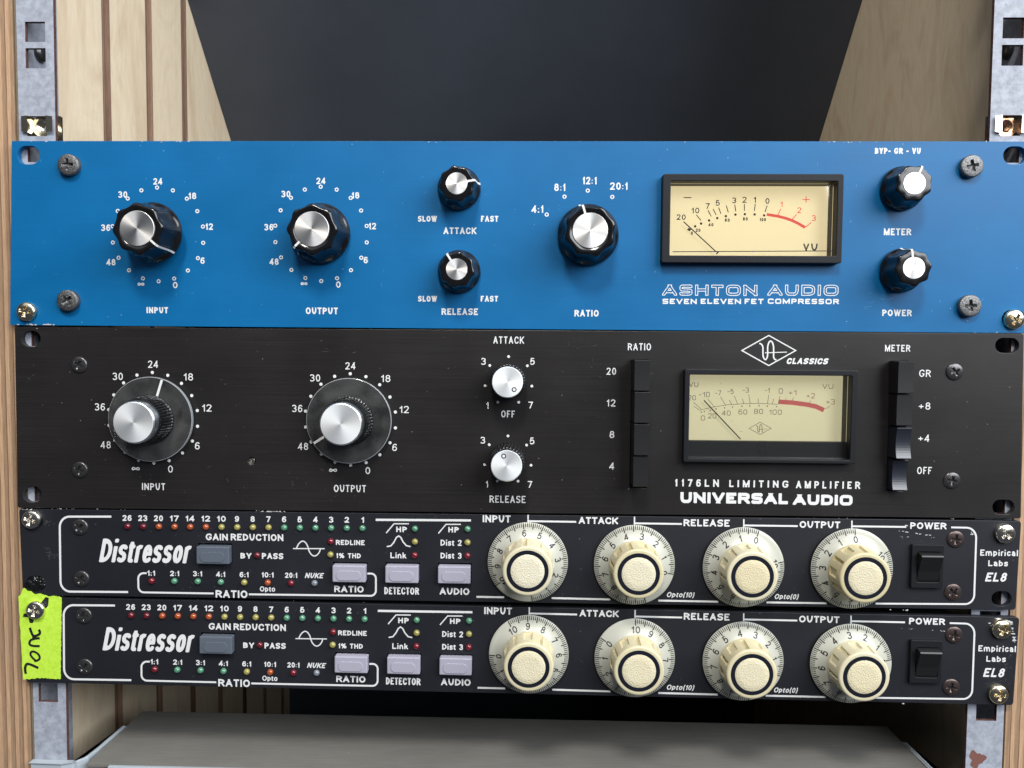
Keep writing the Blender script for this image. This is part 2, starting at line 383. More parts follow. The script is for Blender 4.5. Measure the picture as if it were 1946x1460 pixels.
# ------------------------------------------------------------------ stroke lettering
G = {
 'A': (.68, [[(0, 0), (.5, 1), (1, 0)], [(.2, .3), (.8, .3)]]),
 'B': (.62, [[(0, 0), (0, 1), (.92, 1, 1), (.92, .53, 1), (0, .53)], [(.1, .53), (1, .53, 1), (1, 0, 1), (0, 0)]]),
 'C': (.66, [[(1, .76), (1, 1, 1), (0, 1, 1), (0, 0, 1), (1, 0, 1), (1, .24)]]),
 'D': (.64, [[(0, 0), (0, 1), (1, 1, 1), (1, 0, 1), 'c']]),
 'E': (.56, [[(1, 1), (0, 1), (0, 0), (1, 0)], [(.05, .52), (.9, .52)]]),
 'F': (.52, [[(1, 1), (0, 1), (0, 0)], [(.05, .5), (.85, .5)]]),
 'G': (.70, [[(1, .8), (1, 1, 1), (0, 1, 1), (0, 0, 1), (1, 0, 1), (1, .42), (.55, .42)]]),
 'H': (.64, [[(0, 0), (0, 1)], [(1, 0), (1, 1)], [(.05, .52), (.95, .52)]]),
 'I': (0, [[(.5, 0), (.5, 1)]]),
 'K': (.64, [[(0, 0), (0, 1)], [(1, 1), (.05, .38)], [(.35, .56), (1, 0)]]),
 'L': (.52, [[(0, 1), (0, 0), (1, 0)]]),
 'M': (.80, [[(0, 0), (0, 1), (.5, .1), (1, 1), (1, 0)]]),
 'N': (.66, [[(0, 0), (0, 1), (1, 0), (1, 1)]]),
 'O': (.70, [[(0, 0, 1), (0, 1, 1), (1, 1, 1), (1, 0, 1), 'c']]),
 'P': (.60, [[(0, 0), (0, 1), (1, 1, 1), (1, .45, 1), (0, .45)]]),
 'R': (.64, [[(0, 0), (0, 1), (1, 1, 1), (1, .48, 1), (0, .48)], [(.55, .48), (1, 0)]]),
 'S': (.62, [[(1, .88), (1, 1, 1), (0, 1, 1), (0, .52, 1), (1, .5, 1), (1, 0, 1), (0, 0, 1), (0, .12)]]),
 'T': (.58, [[(0, 1), (1, 1)], [(.5, 0), (.5, .95)]]),
 'U': (.64, [[(0, 1), (0, 0, 1), (1, 0, 1), (1, 1)]]),
 'V': (.66, [[(0, 1), (.5, 0), (1, 1)]]),
 'W': (.95, [[(0, 1), (.26, 0), (.5, .95), (.74, 0), (1, 1)]]),
 'Y': (.64, [[(0, 1), (.5, .42), (1, 1)], [(.5, 0), (.5, .42)]]),
 '0': (.52, [[(0, 0, 1), (0, 1, 1), (1, 1, 1), (1, 0, 1), 'c']]),
 '1': (.30, [[(1, 0), (1, 1)], [(-.15, .72), (.5, .79), (1, .97)]]),
 '2': (.52, [[(0, .8), (0, 1, 1), (1, 1, 1), (1, .58, 1), (0, 0), (1, 0)]]),
 '3': (.52, [[(0, .88), (0, 1, 1), (.95, 1, 1), (.95, .53, 1), (.4, .53)], [(.4, .53), (1, .53, 1), (1, 0, 1), (0, 0, 1), (0, .13)]]),
 '4': (.54, [[(.76, 0), (.76, 1), (0, .27), (1, .27)]]),
 '5': (.52, [[(.92, 1), (.14, 1), (.06, .52), (.2, .63, 1), (1, .63, 1), (1, 0, 1), (0, 0, 1), (0, .12)]]),
 '6': (.52, [[(0, 0, 1), (0, .6, 1), (1, .6, 1), (1, 0, 1), 'c'], [(.95, .88), (.95, 1, 1), (0, 1, 1), (0, .3)]]),
 '7': (.52, [[(0, 1), (1, 1), (.35, 0)]]),
 '8': (.52, [[(0, 0, 1), (0, .54, 1), (1, .54, 1), (1, 0, 1), 'c'], [(.07, .54, 1), (.07, 1, 1), (.93, 1, 1), (.93, .54, 1), 'c']]),
 '9': (.52, [[(1, 1, 1), (1, .4, 1), (0, .4, 1), (0, 1, 1), 'c'], [(.05, .12), (.05, 0, 1), (1, 0, 1), (1, .7)]]),
 ':': (0, [[(.5, .02), (.5, .16)], [(.5, .5), (.5, .64)]]),
 '-': (.36, [[(0, .42), (1, .42)]]),
 '+': (.5, [[(0, .42), (1, .42)], [(.5, .12), (.5, .74)]]),
 '%': (.9, [[(0, .55, 1), (0, 1, 1), (.38, 1, 1), (.38, .55, 1), 'c'], [(.62, 0, 1), (.62, .45, 1), (1, .45, 1), (1, 0, 1), 'c'], [(.75, 1), (.25, 0)]]),
 '(': (.16, [[(1, 1.1), (0, .8, 1), (0, .1, 1), (1, -.2)]]),
 ')': (.16, [[(0, 1.1), (1, .8, 1), (1, .1, 1), (0, -.2)]]),
 '~': (1.0, [[(.0, .15, 1), (0, .75, 1), (.28, .75, 1), (.72, .15, 1), (1, .15, 1), (1, .75, 1), (.72, .75, 1), (.28, .15, 1), 'c']]),
 'i': (0, [[(.5, 0), (.5, .72)], [(.5, .9), (.5, 1)]]),
 's': (.46, [[(1, .63), (1, .72, 1), (0, .72, 1), (0, .38, 1), (1, .36, 1), (1, 0, 1), (0, 0, 1), (0, .09)]]),
 't': (.30, [[(.3, .95), (.3, 0, .6), (1, 0)], [(0, .72), (1, .72)]]),
 'r': (.32, [[(0, 0), (0, .72)], [(0, .35), (0, .72, 1), (1, .70)]]),
 'e': (.52, [[(.05, .36), (1, .36), (1, .72, 1), (0, .72, 1), (0, 0, 1), (1, 0, 1), (1, .11)]]),
 'o': (.54, [[(0, 0, 1), (0, .72, 1), (1, .72, 1), (1, 0, 1), 'c']]),
 'a': (.50, [[(.04, .62), (.04, .72, 1), (.95, .72, 1), (.95, 0)], [(.95, .42), (0, .42, 1), (0, 0, 1), (.95, 0, 1), (.95, .3)]]),
 'n': (.50, [[(0, 0), (0, .72)], [(0, .3), (0, .72, 1), (1, .72, 1), (1, 0)]]),
 'm': (.85, [[(0, 0), (0, .72)], [(0, .3), (0, .72, 1), (.5, .72, 1), (.5, 0)], [(.5, .3), (.5, .72, 1), (1, .72, 1), (1, 0)]]),
 'p': (.52, [[(0, -.28), (0, .72)], [(0, 0), (0, .72), (1, .72, 1), (1, 0, 1), (0, 0)]]),
 'b': (.52, [[(0, 0), (0, 1)], [(0, .72), (1, .72, 1), (1, 0, 1), (0, 0)]]),
 'l': (0, [[(.5, 0), (.5, 1)]]),
 'c': (.48, [[(1, .6), (1, .72, 1), (0, .72, 1), (0, 0, 1), (1, 0, 1), (1, .18)]]),
 'k': (.48, [[(0, 0), (0, 1)], [(.95, .72), (.05, .26)], [(.35, .42), (1, 0)]]),
 'v': (.5, [[(0, .72), (.5, 0), (1, .72)]]), 'u': (.5, [[(0, .72), (0, 0, 1), (1, 0, 1), (1, .72)]]),
 ',': (0, [[(.5, -.12), (.5, .1)]]),
}
def smooth_path(pts, closed, R=1.0, seg=6):
    out = []; n = len(pts)
    for i, p in enumerate(pts):
        rf = (p[2] if len(p) > 2 else 0) * R
        if rf <= 0 or (not closed and i in (0, n - 1)):
            out.append((p[0], p[1])); continue
        a = pts[(i - 1) % n]; b = pts[(i + 1) % n]
        la = math.hypot(a[0] - p[0], a[1] - p[1]); lb = math.hypot(b[0] - p[0], b[1] - p[1])
        fa = 0.5 if (closed or i - 1 > 0) and len(a) > 2 and a[2] else 0.9
        fb = 0.5 if (closed or i + 1 < n - 1) and len(b) > 2 and b[2] else 0.9
        da = min(la * fa, lb * 1.3) * rf; db = min(lb * fb, la * 1.3) * rf
        A = (p[0] + (a[0] - p[0]) / la * da, p[1] + (a[1] - p[1]) / la * da)
        B = (p[0] + (b[0] - p[0]) / lb * db, p[1] + (b[1] - p[1]) / lb * db)
        for k in range(seg + 1):
            t = k / seg; c = 0.45
            A2 = (A[0] + (p[0] - A[0]) * (1 - c), A[1] + (p[1] - A[1]) * (1 - c)); B2 = (B[0] + (p[0] - B[0]) * (1 - c), B[1] + (p[1] - B[1]) * (1 - c))
            q = [(1 - t) ** 3 * A[j] + 3 * (1 - t) ** 2 * t * A2[j] + 3 * (1 - t) * t * t * B2[j] + t ** 3 * B[j] for j in (0, 1)]
            out.append((q[0], q[1]))
    res = [out[0]]
    for q in out[1:]:
        if math.hypot(q[0] - res[-1][0], q[1] - res[-1][1]) > 1e-4: res.append(q)
    if closed and math.hypot(res[0][0] - res[-1][0], res[0][1] - res[-1][1]) < 1e-4: res.pop()
    return res
GC = {}
def glyph_faces(ch, gw, H, st, R, ol=0.0):
    """filled outline of one stroke glyph: signed distance on a fine grid, cut by marching squares"""
    key = (ch, round(gw, 3), round(H, 3), round(st, 3), R, ol)
    if key in GC: return GC[key]
    segs = []
    for pth in G[ch][1]:
        closed = pth[-1] == 'c'; pp = pth[:-1] if closed else pth
        raw = [(st / 2 + p[0] * (gw - st), st / 2 + p[1] * (H - st), *(p[2:])) for p in pp]
        q = smooth_path(raw, closed, R); n = len(q)
        if n < 2: continue
        m = n if closed else n - 1
        dirs = []
        for k in range(m):
            a, b = q[k], q[(k + 1) % n]; L = math.hypot(b[0] - a[0], b[1] - a[1]) or 1e-9
            dirs.append(((b[0] - a[0]) / L, (b[1] - a[1]) / L, L))
        def endext(p, d):
            ux, uy = (p[0] - st / 2) / max(1e-6, gw - st), (p[1] - st / 2) / max(1e-6, H - st)
            onx = min(abs(ux), abs(ux - 1)) < .02; ony = min(abs(uy), abs(uy - 1)) < .02
            if abs(d[1]) < .2: return st / 2 if onx else 0
            if abs(d[0]) < .2: return st / 2 if ony else 0
            return st if ony else 0
        for k in range(m):
            a = q[k]; d = dirs[k]; rounds = [False, False]; ext = [0, 0]
            for e in (0, 1):
                nb = k - 1 if e == 0 else k + 1
                if not closed and (nb < 0 or nb >= m):
                    ext[e] = endext(q[k] if e == 0 else q[k + 1], d)
                else:
                    d2 = dirs[nb % m]; dot = d[0] * d2[0] + d[1] * d2[1]
                    if dot > .8: rounds[e] = True
                    elif dot > -.35: ext[e] = st / 2 * (1 - dot) / max(.3, math.sqrt(max(1e-6, 1 - dot * dot)))
                    else: ext[e] = st
            segs.append((a[0], a[1], d[0], d[1], d[2], ext[0], ext[1], rounds[0], rounds[1]))
    desc = ch in 'p,()'
    y0, y1 = (-.35 * H, 1.12 * H) if desc else (0.0, H)
    cell = min(H / 20, st / 2.6)
    if ol: cell = ol * .62
    mx = cell * 1.5
    xs = np.arange(-mx - .12 * st, gw + mx + .12 * st + cell, cell); ys = np.arange(y0 - mx, y1 + mx + cell, cell)
    X, Y = np.meshgrid(xs, ys, indexing='ij')
    F = np.full(X.shape, 1e3)
    for ax, ay, dx, dy, L, e0, e1, r0, r1 in segs:
        u = (X - ax) * dx + (Y - ay) * dy; v = np.abs(-(X - ax) * dy + (Y - ay) * dx)
        f = np.maximum(v - st / 2, np.maximum(-e0 - u, u - L - e1))
        F = np.minimum(F, f)
        if r0: F = np.minimum(F, np.hypot(X - ax, Y - ay) - st / 2)
        if r1: F = np.minimum(F, np.hypot(X - ax - dx * L, Y - ay - dy * L) - st / 2)
    F = np.maximum(F, np.maximum(y0 - Y, Y - y1))
    F = np.maximum(F, np.maximum(-.12 * st - X, X - gw - .12 * st))
    if ol: F = np.maximum(F, -(F + ol))
    V_ = []; VI = {}; FC = []
    nx, ny = F.shape
    Fl = F.tolist(); xl = xs.tolist(); yl = ys.tolist()
    def node(i, j):
        k = (i, j)
        if k not in VI: VI[k] = len(V_); V_.append((xl[i], yl[j]))
        return VI[k]
    def edge(i, j, i2, j2):
        k = (i, j, i2, j2) if (i, j) < (i2, j2) else (i2, j2, i, j)
        if k not in VI:
            a, b = Fl[k[0]][k[1]], Fl[k[2]][k[3]]; t = a / (a - b)
            VI[k] = len(V_); V_.append((xl[k[0]] + (xl[k[2]] - xl[k[0]]) * t, yl[k[1]] + (yl[k[3]] - yl[k[1]]) * t))
        return VI[k]
    ins = F < 0
    full = ins[:-1, :-1] & ins[1:, :-1] & ins[1:, 1:] & ins[:-1, 1:]
    anyi = ins[:-1, :-1] | ins[1:, :-1] | ins[1:, 1:] | ins[:-1, 1:]
    for j in range(ny - 1):
        i = 0
        while i < nx - 1:
            if full[i, j]:
                k = i
                while k < nx - 1 and full[k, j]: k += 1
                FC.append((node(i, j), node(k, j), node(k, j + 1), node(i, j + 1))); i = k; continue
            if anyi[i, j]:
                cs = ((i, j), (i + 1, j), (i + 1, j + 1), (i, j + 1)); poly = []
                for c in range(4):
                    a, b = cs[c], cs[(c + 1) % 4]
                    if Fl[a[0]][a[1]] < 0: poly.append(node(*a))
                    if (Fl[a[0]][a[1]] < 0) != (Fl[b[0]][b[1]] < 0): poly.append(edge(*a, *b))
                if len(poly) > 2: FC.append(tuple(poly))
            i += 1
    GC[key] = (V_, FC)
    return GC[key]
class Ink:
    """collects flat ribbons in the (x,z) plane; every ribbon sits a few microns above the one before"""
    def __init__(s, base=0.05, step=0.004):
        s.v = []; s.f = []; s.h = base; s.step = step; s.fm = []
    def ribbon(s, pts, w, closed=False, mi=0, clamp=None, tr=None):
        n = len(pts)
        if n < 2: return
        L = []
        for i in range(n):
            a = pts[(i - 1) % n] if (closed or i > 0) else None
            b = pts[(i + 1) % n] if (closed or i < n - 1) else None
            p = pts[i]
            def nrm(u, v_):
                d = math.hypot(v_[0] - u[0], v_[1] - u[1]) or 1e-9
                return (-(v_[1] - u[1]) / d, (v_[0] - u[0]) / d)
            if a is None: nn = nrm(p, b); k = 1
            elif b is None: nn = nrm(a, p); k = 1
            else:
                n1 = nrm(a, p); n2 = nrm(p, b)
                sx, sy = n1[0] + n2[0], n1[1] + n2[1]; d = math.hypot(sx, sy)
                if d < 0.25: nn = n1; k = 1
                else:
                    nn = (sx / d, sy / d); k = min(2.2, 1 / max(0.2, nn[0] * n1[0] + nn[1] * n1[1]))
            L.append((p, nn, k))
        b0 = len(s.v); h = s.h
        for p, nn, k in L:
            for sg in (1, -1):
                a, b = p[0] + sg * nn[0] * w / 2 * k, p[1] + sg * nn[1] * w / 2 * k
                if clamp: b = min(max(b, clamp[0]), clamp[1])
                if tr: a, b = tr((a, b))
                s.v.append((a, -h, b))
        for i in range(n if closed else n - 1):
            j = (i + 1) % n
            s.f.append((b0 + 2 * i + 1, b0 + 2 * j + 1, b0 + 2 * j, b0 + 2 * i)); s.fm.append(mi)
        s.h += s.step
    def poly(s, pts, mi=0):
        b0 = len(s.v)
        for p in pts: s.v.append((p[0], -s.h, p[1]))
        s.f.append(tuple(range(b0, b0 + len(pts)))); s.fm.append(mi); s.h += s.step
    def ring(s, c, ro, ri, n=14, mi=0):
        s.ribbon([(c[0] + (ro + ri) / 2 * math.cos(2 * math.pi * i / n), c[1] + (ro + ri) / 2 * math.sin(2 * math.pi * i / n)) for i in range(n)], ro - ri, True, mi); s.h -= s.step
    def dot(s, c, r, n=12, mi=0):
        s.poly([(c[0] + r * math.cos(2 * math.pi * i / n), c[1] + r * math.sin(2 * math.pi * i / n)) for i in range(n)], mi); s.h -= s.step
    def text(s, txt, cx, cz, W, H, wt, shear=0.0, R=1.0, gap=0.17, ang=0.0, outline=0.0, mi=0, mi2=1, spread=False):
        st = wt
        def gwid(ch, kx):
            g = G[ch][0]
            return st if g == 0 else max(g * kx, st * (1.6 if g < .4 else 2.3))
        def total(kx):
            x = 0.0
            for k, ch in enumerate(txt):
                x += .30 * kx if ch == ' ' else gwid(ch, kx)
                if k < len(txt) - 1: x += gap * kx
            return x
        lo, hi = 0.0, 50.0
        for _ in range(40):
            mid = (lo + hi) / 2
            if total(mid) > W: hi = mid
            else: lo = mid
        kx = lo; x = 0.0
        ca, sa = math.cos(ang), math.sin(ang)
        tot = total(kx)
        for ch in txt:
            if ch == ' ': x += (.30 + gap) * kx; continue
            gw = gwid(ch, kx)
            V_, FC = glyph_faces(ch, gw, H, st, R, outline)
            b0 = len(s.v)
            for (px_, py_) in V_:
                u = x + px_ - tot / 2 + shear * (py_ - H / 2); v = py_ - H / 2
                s.v.append((cx + u * ca - v * sa, -s.h, cz + u * sa + v * ca))
            for f in FC: s.f.append(tuple(b0 + k for k in f)); s.fm.append(mi)
            x += gw + gap * kx
    def make(s, name, parent, mats, depth=0.0, origin=None):
        if origin is None:
            xs = [v[0] for v in s.v]; zs = [v[2] for v in s.v]
            origin = ((min(xs) + max(xs)) / 2, depth, (min(zs) + max(zs)) / 2)
        ox, oy, oz = origin
        me = mesh(name, [(v[0] - ox, v[1] + depth - oy, v[2] - oz) for v in s.v], s.f, mats, False, s.fm)
        return link(name, me, parent, (ox, oy, oz))
def pxlen(px, py, w, y=0.0):
    a = P(px - w / 2, py, y); b = P(px + w / 2, py, y)
    return math.hypot(a[0] - b[0], a[1] - b[1])
def lettering(parent, txt, px, py, w, h, wt=2.2, mats=None, y=0.0, name='lettering', wscale=0.98, **k):
    """txt centred on sheet point (px,py), w by h sheet units"""
    c = P(px, py, y); ink = Ink()
    ink.text(txt, c[0], c[1], pxlen(px, py, w, y), pxlen(px, py, h, y), pxlen(px, py, wt * wscale, y), **k)
    return ink.make(name, parent, mats or [M_PRINT], y)
def line_px(ink, pts, w, y=0.0, closed=False, R=1.0, mi=0):
    q = []
    for p in pts:
        a = P(p[0], p[1], y); q.append((a[0], a[1], *(p[2:])))
    ink.ribbon(smooth_path(q, closed, R, 8), pxlen(pts[0][0], pts[0][1], w, y), closed, mi)

# ------------------------------------------------------------------ shared pieces
def screw_mesh(name, r, dome, rim, m, slot=False, rec=0.55, depth=1.1, n=56, k=16):
    verts = [(0, 0, 0)]; faces = []
    def hgt(x, y):
        rr = math.hypot(x, y) / r
        h = rim + dome * math.sqrt(max(0.0, 1 - (rr * 0.98) ** 2))
        a, b = abs(x) / r, abs(y) / r
        if slot: inside = a < 0.16
        else:
            inside = (a < 0.13 and b < rec) or (b < 0.13 and a < rec) or (a + b < 0.34)
        if inside: h -= depth * (1.0 if slot else max(0.35, 1 - (max(a, b) / rec) ** 2 * 0.8))
        return h
    verts[0] = (0, 0, hgt(0, 0))
    for j in range(1, k + 1):
        rj = r * j / k
        for i in range(n):
            t = 2 * math.pi * i / n; x, y = rj * math.cos(t), rj * math.sin(t)
            verts.append((x, y, hgt(x, y) if j < k else rim))
    for i in range(n): verts.append((r * math.cos(2 * math.pi * i / n), r * math.sin(2 * math.pi * i / n), -0.3))
    for i in range(n): faces.append((0, 1 + i, 1 + (i + 1) % n))
    for j in range(k):
        for i in range(n):
            a = 1 + j * n + i; b = 1 + j * n + (i + 1) % n
            faces.append((a, a + n, b + n, b))
    return sharp(mesh(name, verts, faces, m, True), 50)
S_BLACK = screw_mesh('black_screw', 4.0, 0.9, 0.25, M_BSCREW)
S_WORN = screw_mesh('worn_screw', 4.1, 0.8, 0.2, M_RSCREW)
S_ZINC = screw_mesh('zinc_screw', 5.1, 0.7, 2.4, M_ZINC, depth=1.8, rec=0.5)
S_GOLD = screw_mesh('gold_screw', 4.6, 1.7, 0.8, M_GOLD, depth=2.0, rec=0.6)
S_SILV = screw_mesh('silver_screw', 4.6, 1.7, 0.8, M_SILVER, depth=2.0, rec=0.6)
S_SLOT = screw_mesh('slot_screw', 1.9, 0.5, 0.0, M_SILVER, slot=True, depth=1.0)
def screw(parent, me, px, py, y=0.0, a=None, name='screw', tilt=(0, 0)):
    x, z = P(px, py, y)
    return link(name, me, parent, (x, y, z), (math.pi / 2 + tilt[0], random.uniform(0, 1.57) if a is None else a, tilt[1]))
def cone_led():
    return radial('led', [(-0.5, 1.55), (0.5, 1.5), (1.0, 1.3), (1.35, 0.9), (1.55, 0.4)], 18, M_BLACK)
LED_MESH = {}
for k_, m_ in LEDM.items():
    me = cone_led(); me.materials[0] = m_; LED_MESH[k_] = me

def knob_place(name, me, parent, x, z, ang_cw, base=0.0):
    return link(name, me, parent, (x, -base, z), (math.pi / 2, math.radians(ang_cw), 0))
def sub(name, me, parent):
    o = bpy.data.objects.new(name, me); COL.objects.link(o); o.parent = parent; WPOS[o.name] = WPOS[parent.name]
    return o
def radial_line(name, h_pts, w, m):
    """ribbon running outwards at 12 o'clock over (r,h) points, lifted a touch"""
    v = []; f = []
    for r, h in h_pts: v += [(-w / 2, r, h), (w / 2, r, h)]
    for i in range(len(h_pts) - 1): f.append((2 * i, 2 * i + 1, 2 * i + 3, 2 * i + 2))
    return mesh(name, v, f, m)

# fluted black knob with spun cap
def fluted(R, top, H, capr, n=8):
    def fl(rad, amp):
        return lambda t: rad - amp * (0.5 - 0.5 * math.cos(n * t)) ** 0.8
    rows = [(0, R * .97), (0.9, R), (H * .12, R * .985), (H * .17, fl(R * .95, R * .02)), (H * .24, fl(top * 1.09, R * .06)), (H * .4, fl(top * 1.05, R * .085)),
            (H * .85, fl(top * 1.0, R * .085)), (H * .95, fl(top * .975, R * .08)), (H * .995, fl(top * .92, R * .06)), (H, fl(top * .86, R * .03)), (H - .02, capr * 1.02), (H - .25, capr)]
    body = sharp(radial('fluted_knob', rows, 128, M_GLOSSY), 60)
    cap = radial('metal_cap', [(H - .3, capr), (H + .12, capr), (H + .2, capr * .985), (H + .2, capr * .5), (H + .2, 0.02)], 64, M_CAP, smooth=False)
    ln = radial_line('pointer_line', [(capr * 1.0, H + .06), (top * .90, H + .04), (top * 1.0, H * .95), (top * 1.02, H * .85), (top * 1.08, H * .4), (top * 1.12, H * .26), (R * .97, H * .2), (R * 1.005, H * .12)], 0.95, M_PRINT)
    return body, cap, ln
F_BIG = fluted(14.4, 12.1, 14.5, 7.95)
F_SML = fluted(10.2, 8.5, 12.0, 4.95)
def fluted_knob(parent, px, py, ang, kind, base=0.6):
    x, z = P(px, py)
    b, c, l = kind
    k = knob_place('fluted_knob', b, parent, x, z, ang, base)
    sub('metal_cap', c, k); sub('pointer_line', l, k)
    if base > 2:
        sub('shaft', radial('shaft', [(-base, 3.0), (0.2, 3.0)], 20, M_ALUSIDE), k)
    return k

# ------------------------------------------------------------------ cabinet
cab = root('rack_cabinet', (0, 3, -330), 'birch plywood rack cabinet with metal rails and dark sloping back board', 'rack cabinet')
WL, WR = -240.5, 240.5
TOPZ, BOTZ = 330, -640
def side(sgn, xin, gr, vm):
    # wall board: strips between grooves, each groove floor set 3 mm deep
    segs = []; y = 5.0
    for g in gr:
        segs.append((y, g - 4.3)); y = g + 4.3
    segs.append((y, 430))
    verts = []; faces = []; fm = []
    th = 22.0
    prof = []
    for i, (a, b) in enumerate(segs):
        prof += [(a, 0), (b, 0)]
        if i < len(segs) - 1: prof += [(b, 3.0), (segs[i + 1][0], 3.0)]
    prof = [(5.0, th)] + prof + [(430, th)]
    n = len(prof)
    for (yy, dd) in prof:
        for zz in (BOTZ, TOPZ): verts.append((xin + sgn * dd, yy, zz))
    for i in range(n):
        j = (i + 1) % n
        faces.append((2 * i, 2 * j, 2 * j + 1, 2 * i + 1))
        d1, d2 = prof[i][1], prof[j][1]
        fm.append(1 if (0 < d1 < th and 0 < d2 < th) or (d1 in (0, 3.0) and d2 in (0, 3.0) and d1 != d2) else 0)
    faces.append(tuple(2 * i for i in range(n))); fm.append(0)
    faces.append(tuple(2 * i + 1 for i in reversed(range(n)))); fm.append(0)
    me = mesh('side_board', verts, faces, [vm, M_GROOVE], False, fm)
    bm = bmesh.new(); bm.from_mesh(me); bmesh.ops.recalc_face_normals(bm, faces=bm.faces); bm.to_mesh(me); bm.free()
    o = link('side_board', me, cab, (0, 0, 0))
    e = link('ply_edge', box_mesh('ply_edge', (min(xin, xin + sgn * th), 3.2, BOTZ), (max(xin, xin + sgn * th), 5.4, TOPZ), M_PLYEDGE, 0.3), o, (0, 0, 0))
    return o
lb = side(-1, WL, [84, 134, 184, 233, 284, 334, 384], M_VENEER)
rb = side(1, WR, [], M_VENEER)
for g in (233, 284, 334, 384):
    link('slot_filler', box_mesh('slot_filler', (WL - 2.9, g - 4.28, -70), (WL - .05, g + 4.28, TOPZ - 1), M_VENEER), lb, (0, 0, 0))
# sloping back board and the upright below it
def slab(name, pts, x0, x1, m):
    n = len(pts); v = [(x0, y, z) for y, z in pts] + [(x1, y, z) for y, z in pts]
    f = [tuple(range(n)), tuple(range(2 * n - 1, n - 1, -1))] + [(i, i + n, (i + 1) % n + n, (i + 1) % n) for i in range(n)]
    me = mesh(name, v, f, m)
    bm = bmesh.new(); bm.from_mesh(me); bmesh.ops.recalc_face_normals(bm, faces=bm.faces); bm.to_mesh(me); bm.free()
    return me
link('back_board', slab('back_board', [(30, 318), (405, -73), (405, -640), (420, -640), (420, -66), (42, 328)], WL + .2, WR - .2, M_BACK), cab, (0, 0, 0))
link('light_stop_board', box_mesh('light_stop_board', (WL + .2, 5.6, -619.8), (WR - .2, 17, -352), M_VENEER, .4), cab, (0, 0, 0))  # unseen board added to stop light entering under the lowest unit
link('unseen_bottom_board', box_mesh('unseen_bottom_board', (WL + .2, 5.5, -640), (WR - .2, 404.8, -620), M_BACK), cab, (0, 0, 0))  # unseen floor added to keep the space below the units dark
link('screw', S_WORN, lb, (WL + 0.0, 60, -20), (0, math.pi / 2, 0))
link('screw', S_SILV, rb, (WR, 33, -276), (0, -math.pi / 2, 0))

def rail(sgn, xin_top, xin_bot, xo, holes):
    """face strip with square holes, a side flange going back against the board"""
    z0, z1 = BOTZ + 5, TOPZ - 5
    def xin(z): return xin_bot + (xin_top - xin_bot) * (z - z0) / (z1 - z0)
    w = abs(xin_top - xo)
    c = 9.0
    zs = sorted([z0, z1] + [h - 4.75 for h in holes] + [h + 4.75 for h in holes])
    bm = bmesh.new(); fr = {}
    def vert(k, z, d):
        off = (0, c - 4.9, c + 4.9)
        x = xin(z) + sgn * off[k] if k < 3 else xo
        key = (k, round(z, 3), d)
        if key not in fr: fr[key] = bm.verts.new((x * MM, d * MM, z * MM))
        return fr[key]
    def solid(k, zi):
        if zi < 0 or zi >= len(zs) - 1 or k < 0 or k > 2: return False
        m = (zs[zi] + zs[zi + 1]) / 2
        return not (k == 1 and any(abs(m - h) < 4.7 for h in holes))
    for zi in range(len(zs) - 1):
        a, b = zs[zi], zs[zi + 1]
        for k in range(3):
            if not solid(k, zi): continue
            for d in (3.2, 5.2): bm.faces.new((vert(k, a, d), vert(k + 1, a, d), vert(k + 1, b, d), vert(k, b, d)))
            for (nb, p, q) in (((k - 1, zi), (k, a), (k, b)), ((k + 1, zi), (k + 1, a), (k + 1, b)), ((k, zi - 1), (k, a), (k + 1, a)), ((k, zi + 1), (k, b), (k + 1, b))):
                if not solid(*nb):
                    f = bm.faces.new((vert(p[0], p[1], 3.2), vert(q[0], q[1], 3.2), vert(q[0], q[1], 5.2), vert(p[0], p[1], 5.2))); f.material_index = 1
    bmesh.ops.recalc_face_normals(bm, faces=bm.faces)
    me = bpy.data.meshes.new('mounting_rail'); bm.to_mesh(me); bm.free(); me.materials.append(M_STEEL); me.materials.append(M_RUST)
    cx = xin(40) + sgn * c
    o = link('mounting_rail', me, cab, (0, 0, 0))
    f = link('side_flange', box_mesh('side_flange', (min(xo, xo - sgn * 1.8), 5.0, BOTZ + 5), (max(xo, xo - sgn * 1.8), 32, TOPZ - 5), M_STEEL, 0.2), o, (0, 0, 0))
    for h in holes[1::2]:
        b = link('bolt', radial('bolt', [(0, 4.2), (1.2, 4.2), (2.4, 3.4), (3.0, 2.0), (3.2, .1)], 24, M_BSCREW), o, (xo - sgn * 1.8, 17, h + 7.4), (0, -sgn * math.pi / 2, 0))
    return o, cx
HOLES = []
for k in range(-1, 9):
    HOLES += [52.1 + 44.45 * 1 - 44.45 * k, 39.7 + 44.45 * 1 - 44.45 * k]
railL, cxl = rail(-1, -219.2, -223.4, -238.5, HOLES)
railR, cxr = rail(1, 222.2, 222.2, 239.6, HOLES)
def rust_stain(x, z, r, y=3.2):
    ink = Ink(0.05); pts = []
    for i in range(26):
        t = 2 * math.pi * i / 26; rr = r * (1 + .28 * math.sin(3 * t + 1) + .12 * math.sin(7 * t))
        pts.append((x + rr * math.cos(t), z + rr * 1.1 * math.sin(t)))
    ink.poly(pts)
    o = ink.make('rust_stain', railR, [M_RUSTSP], y)
M_RUSTSP = mat('red_rust', (0.17, 0.07, 0.055), 0.8)
x_, z_ = P(1856, 1443, 3.2); rust_stain(x_, z_, 3.6)

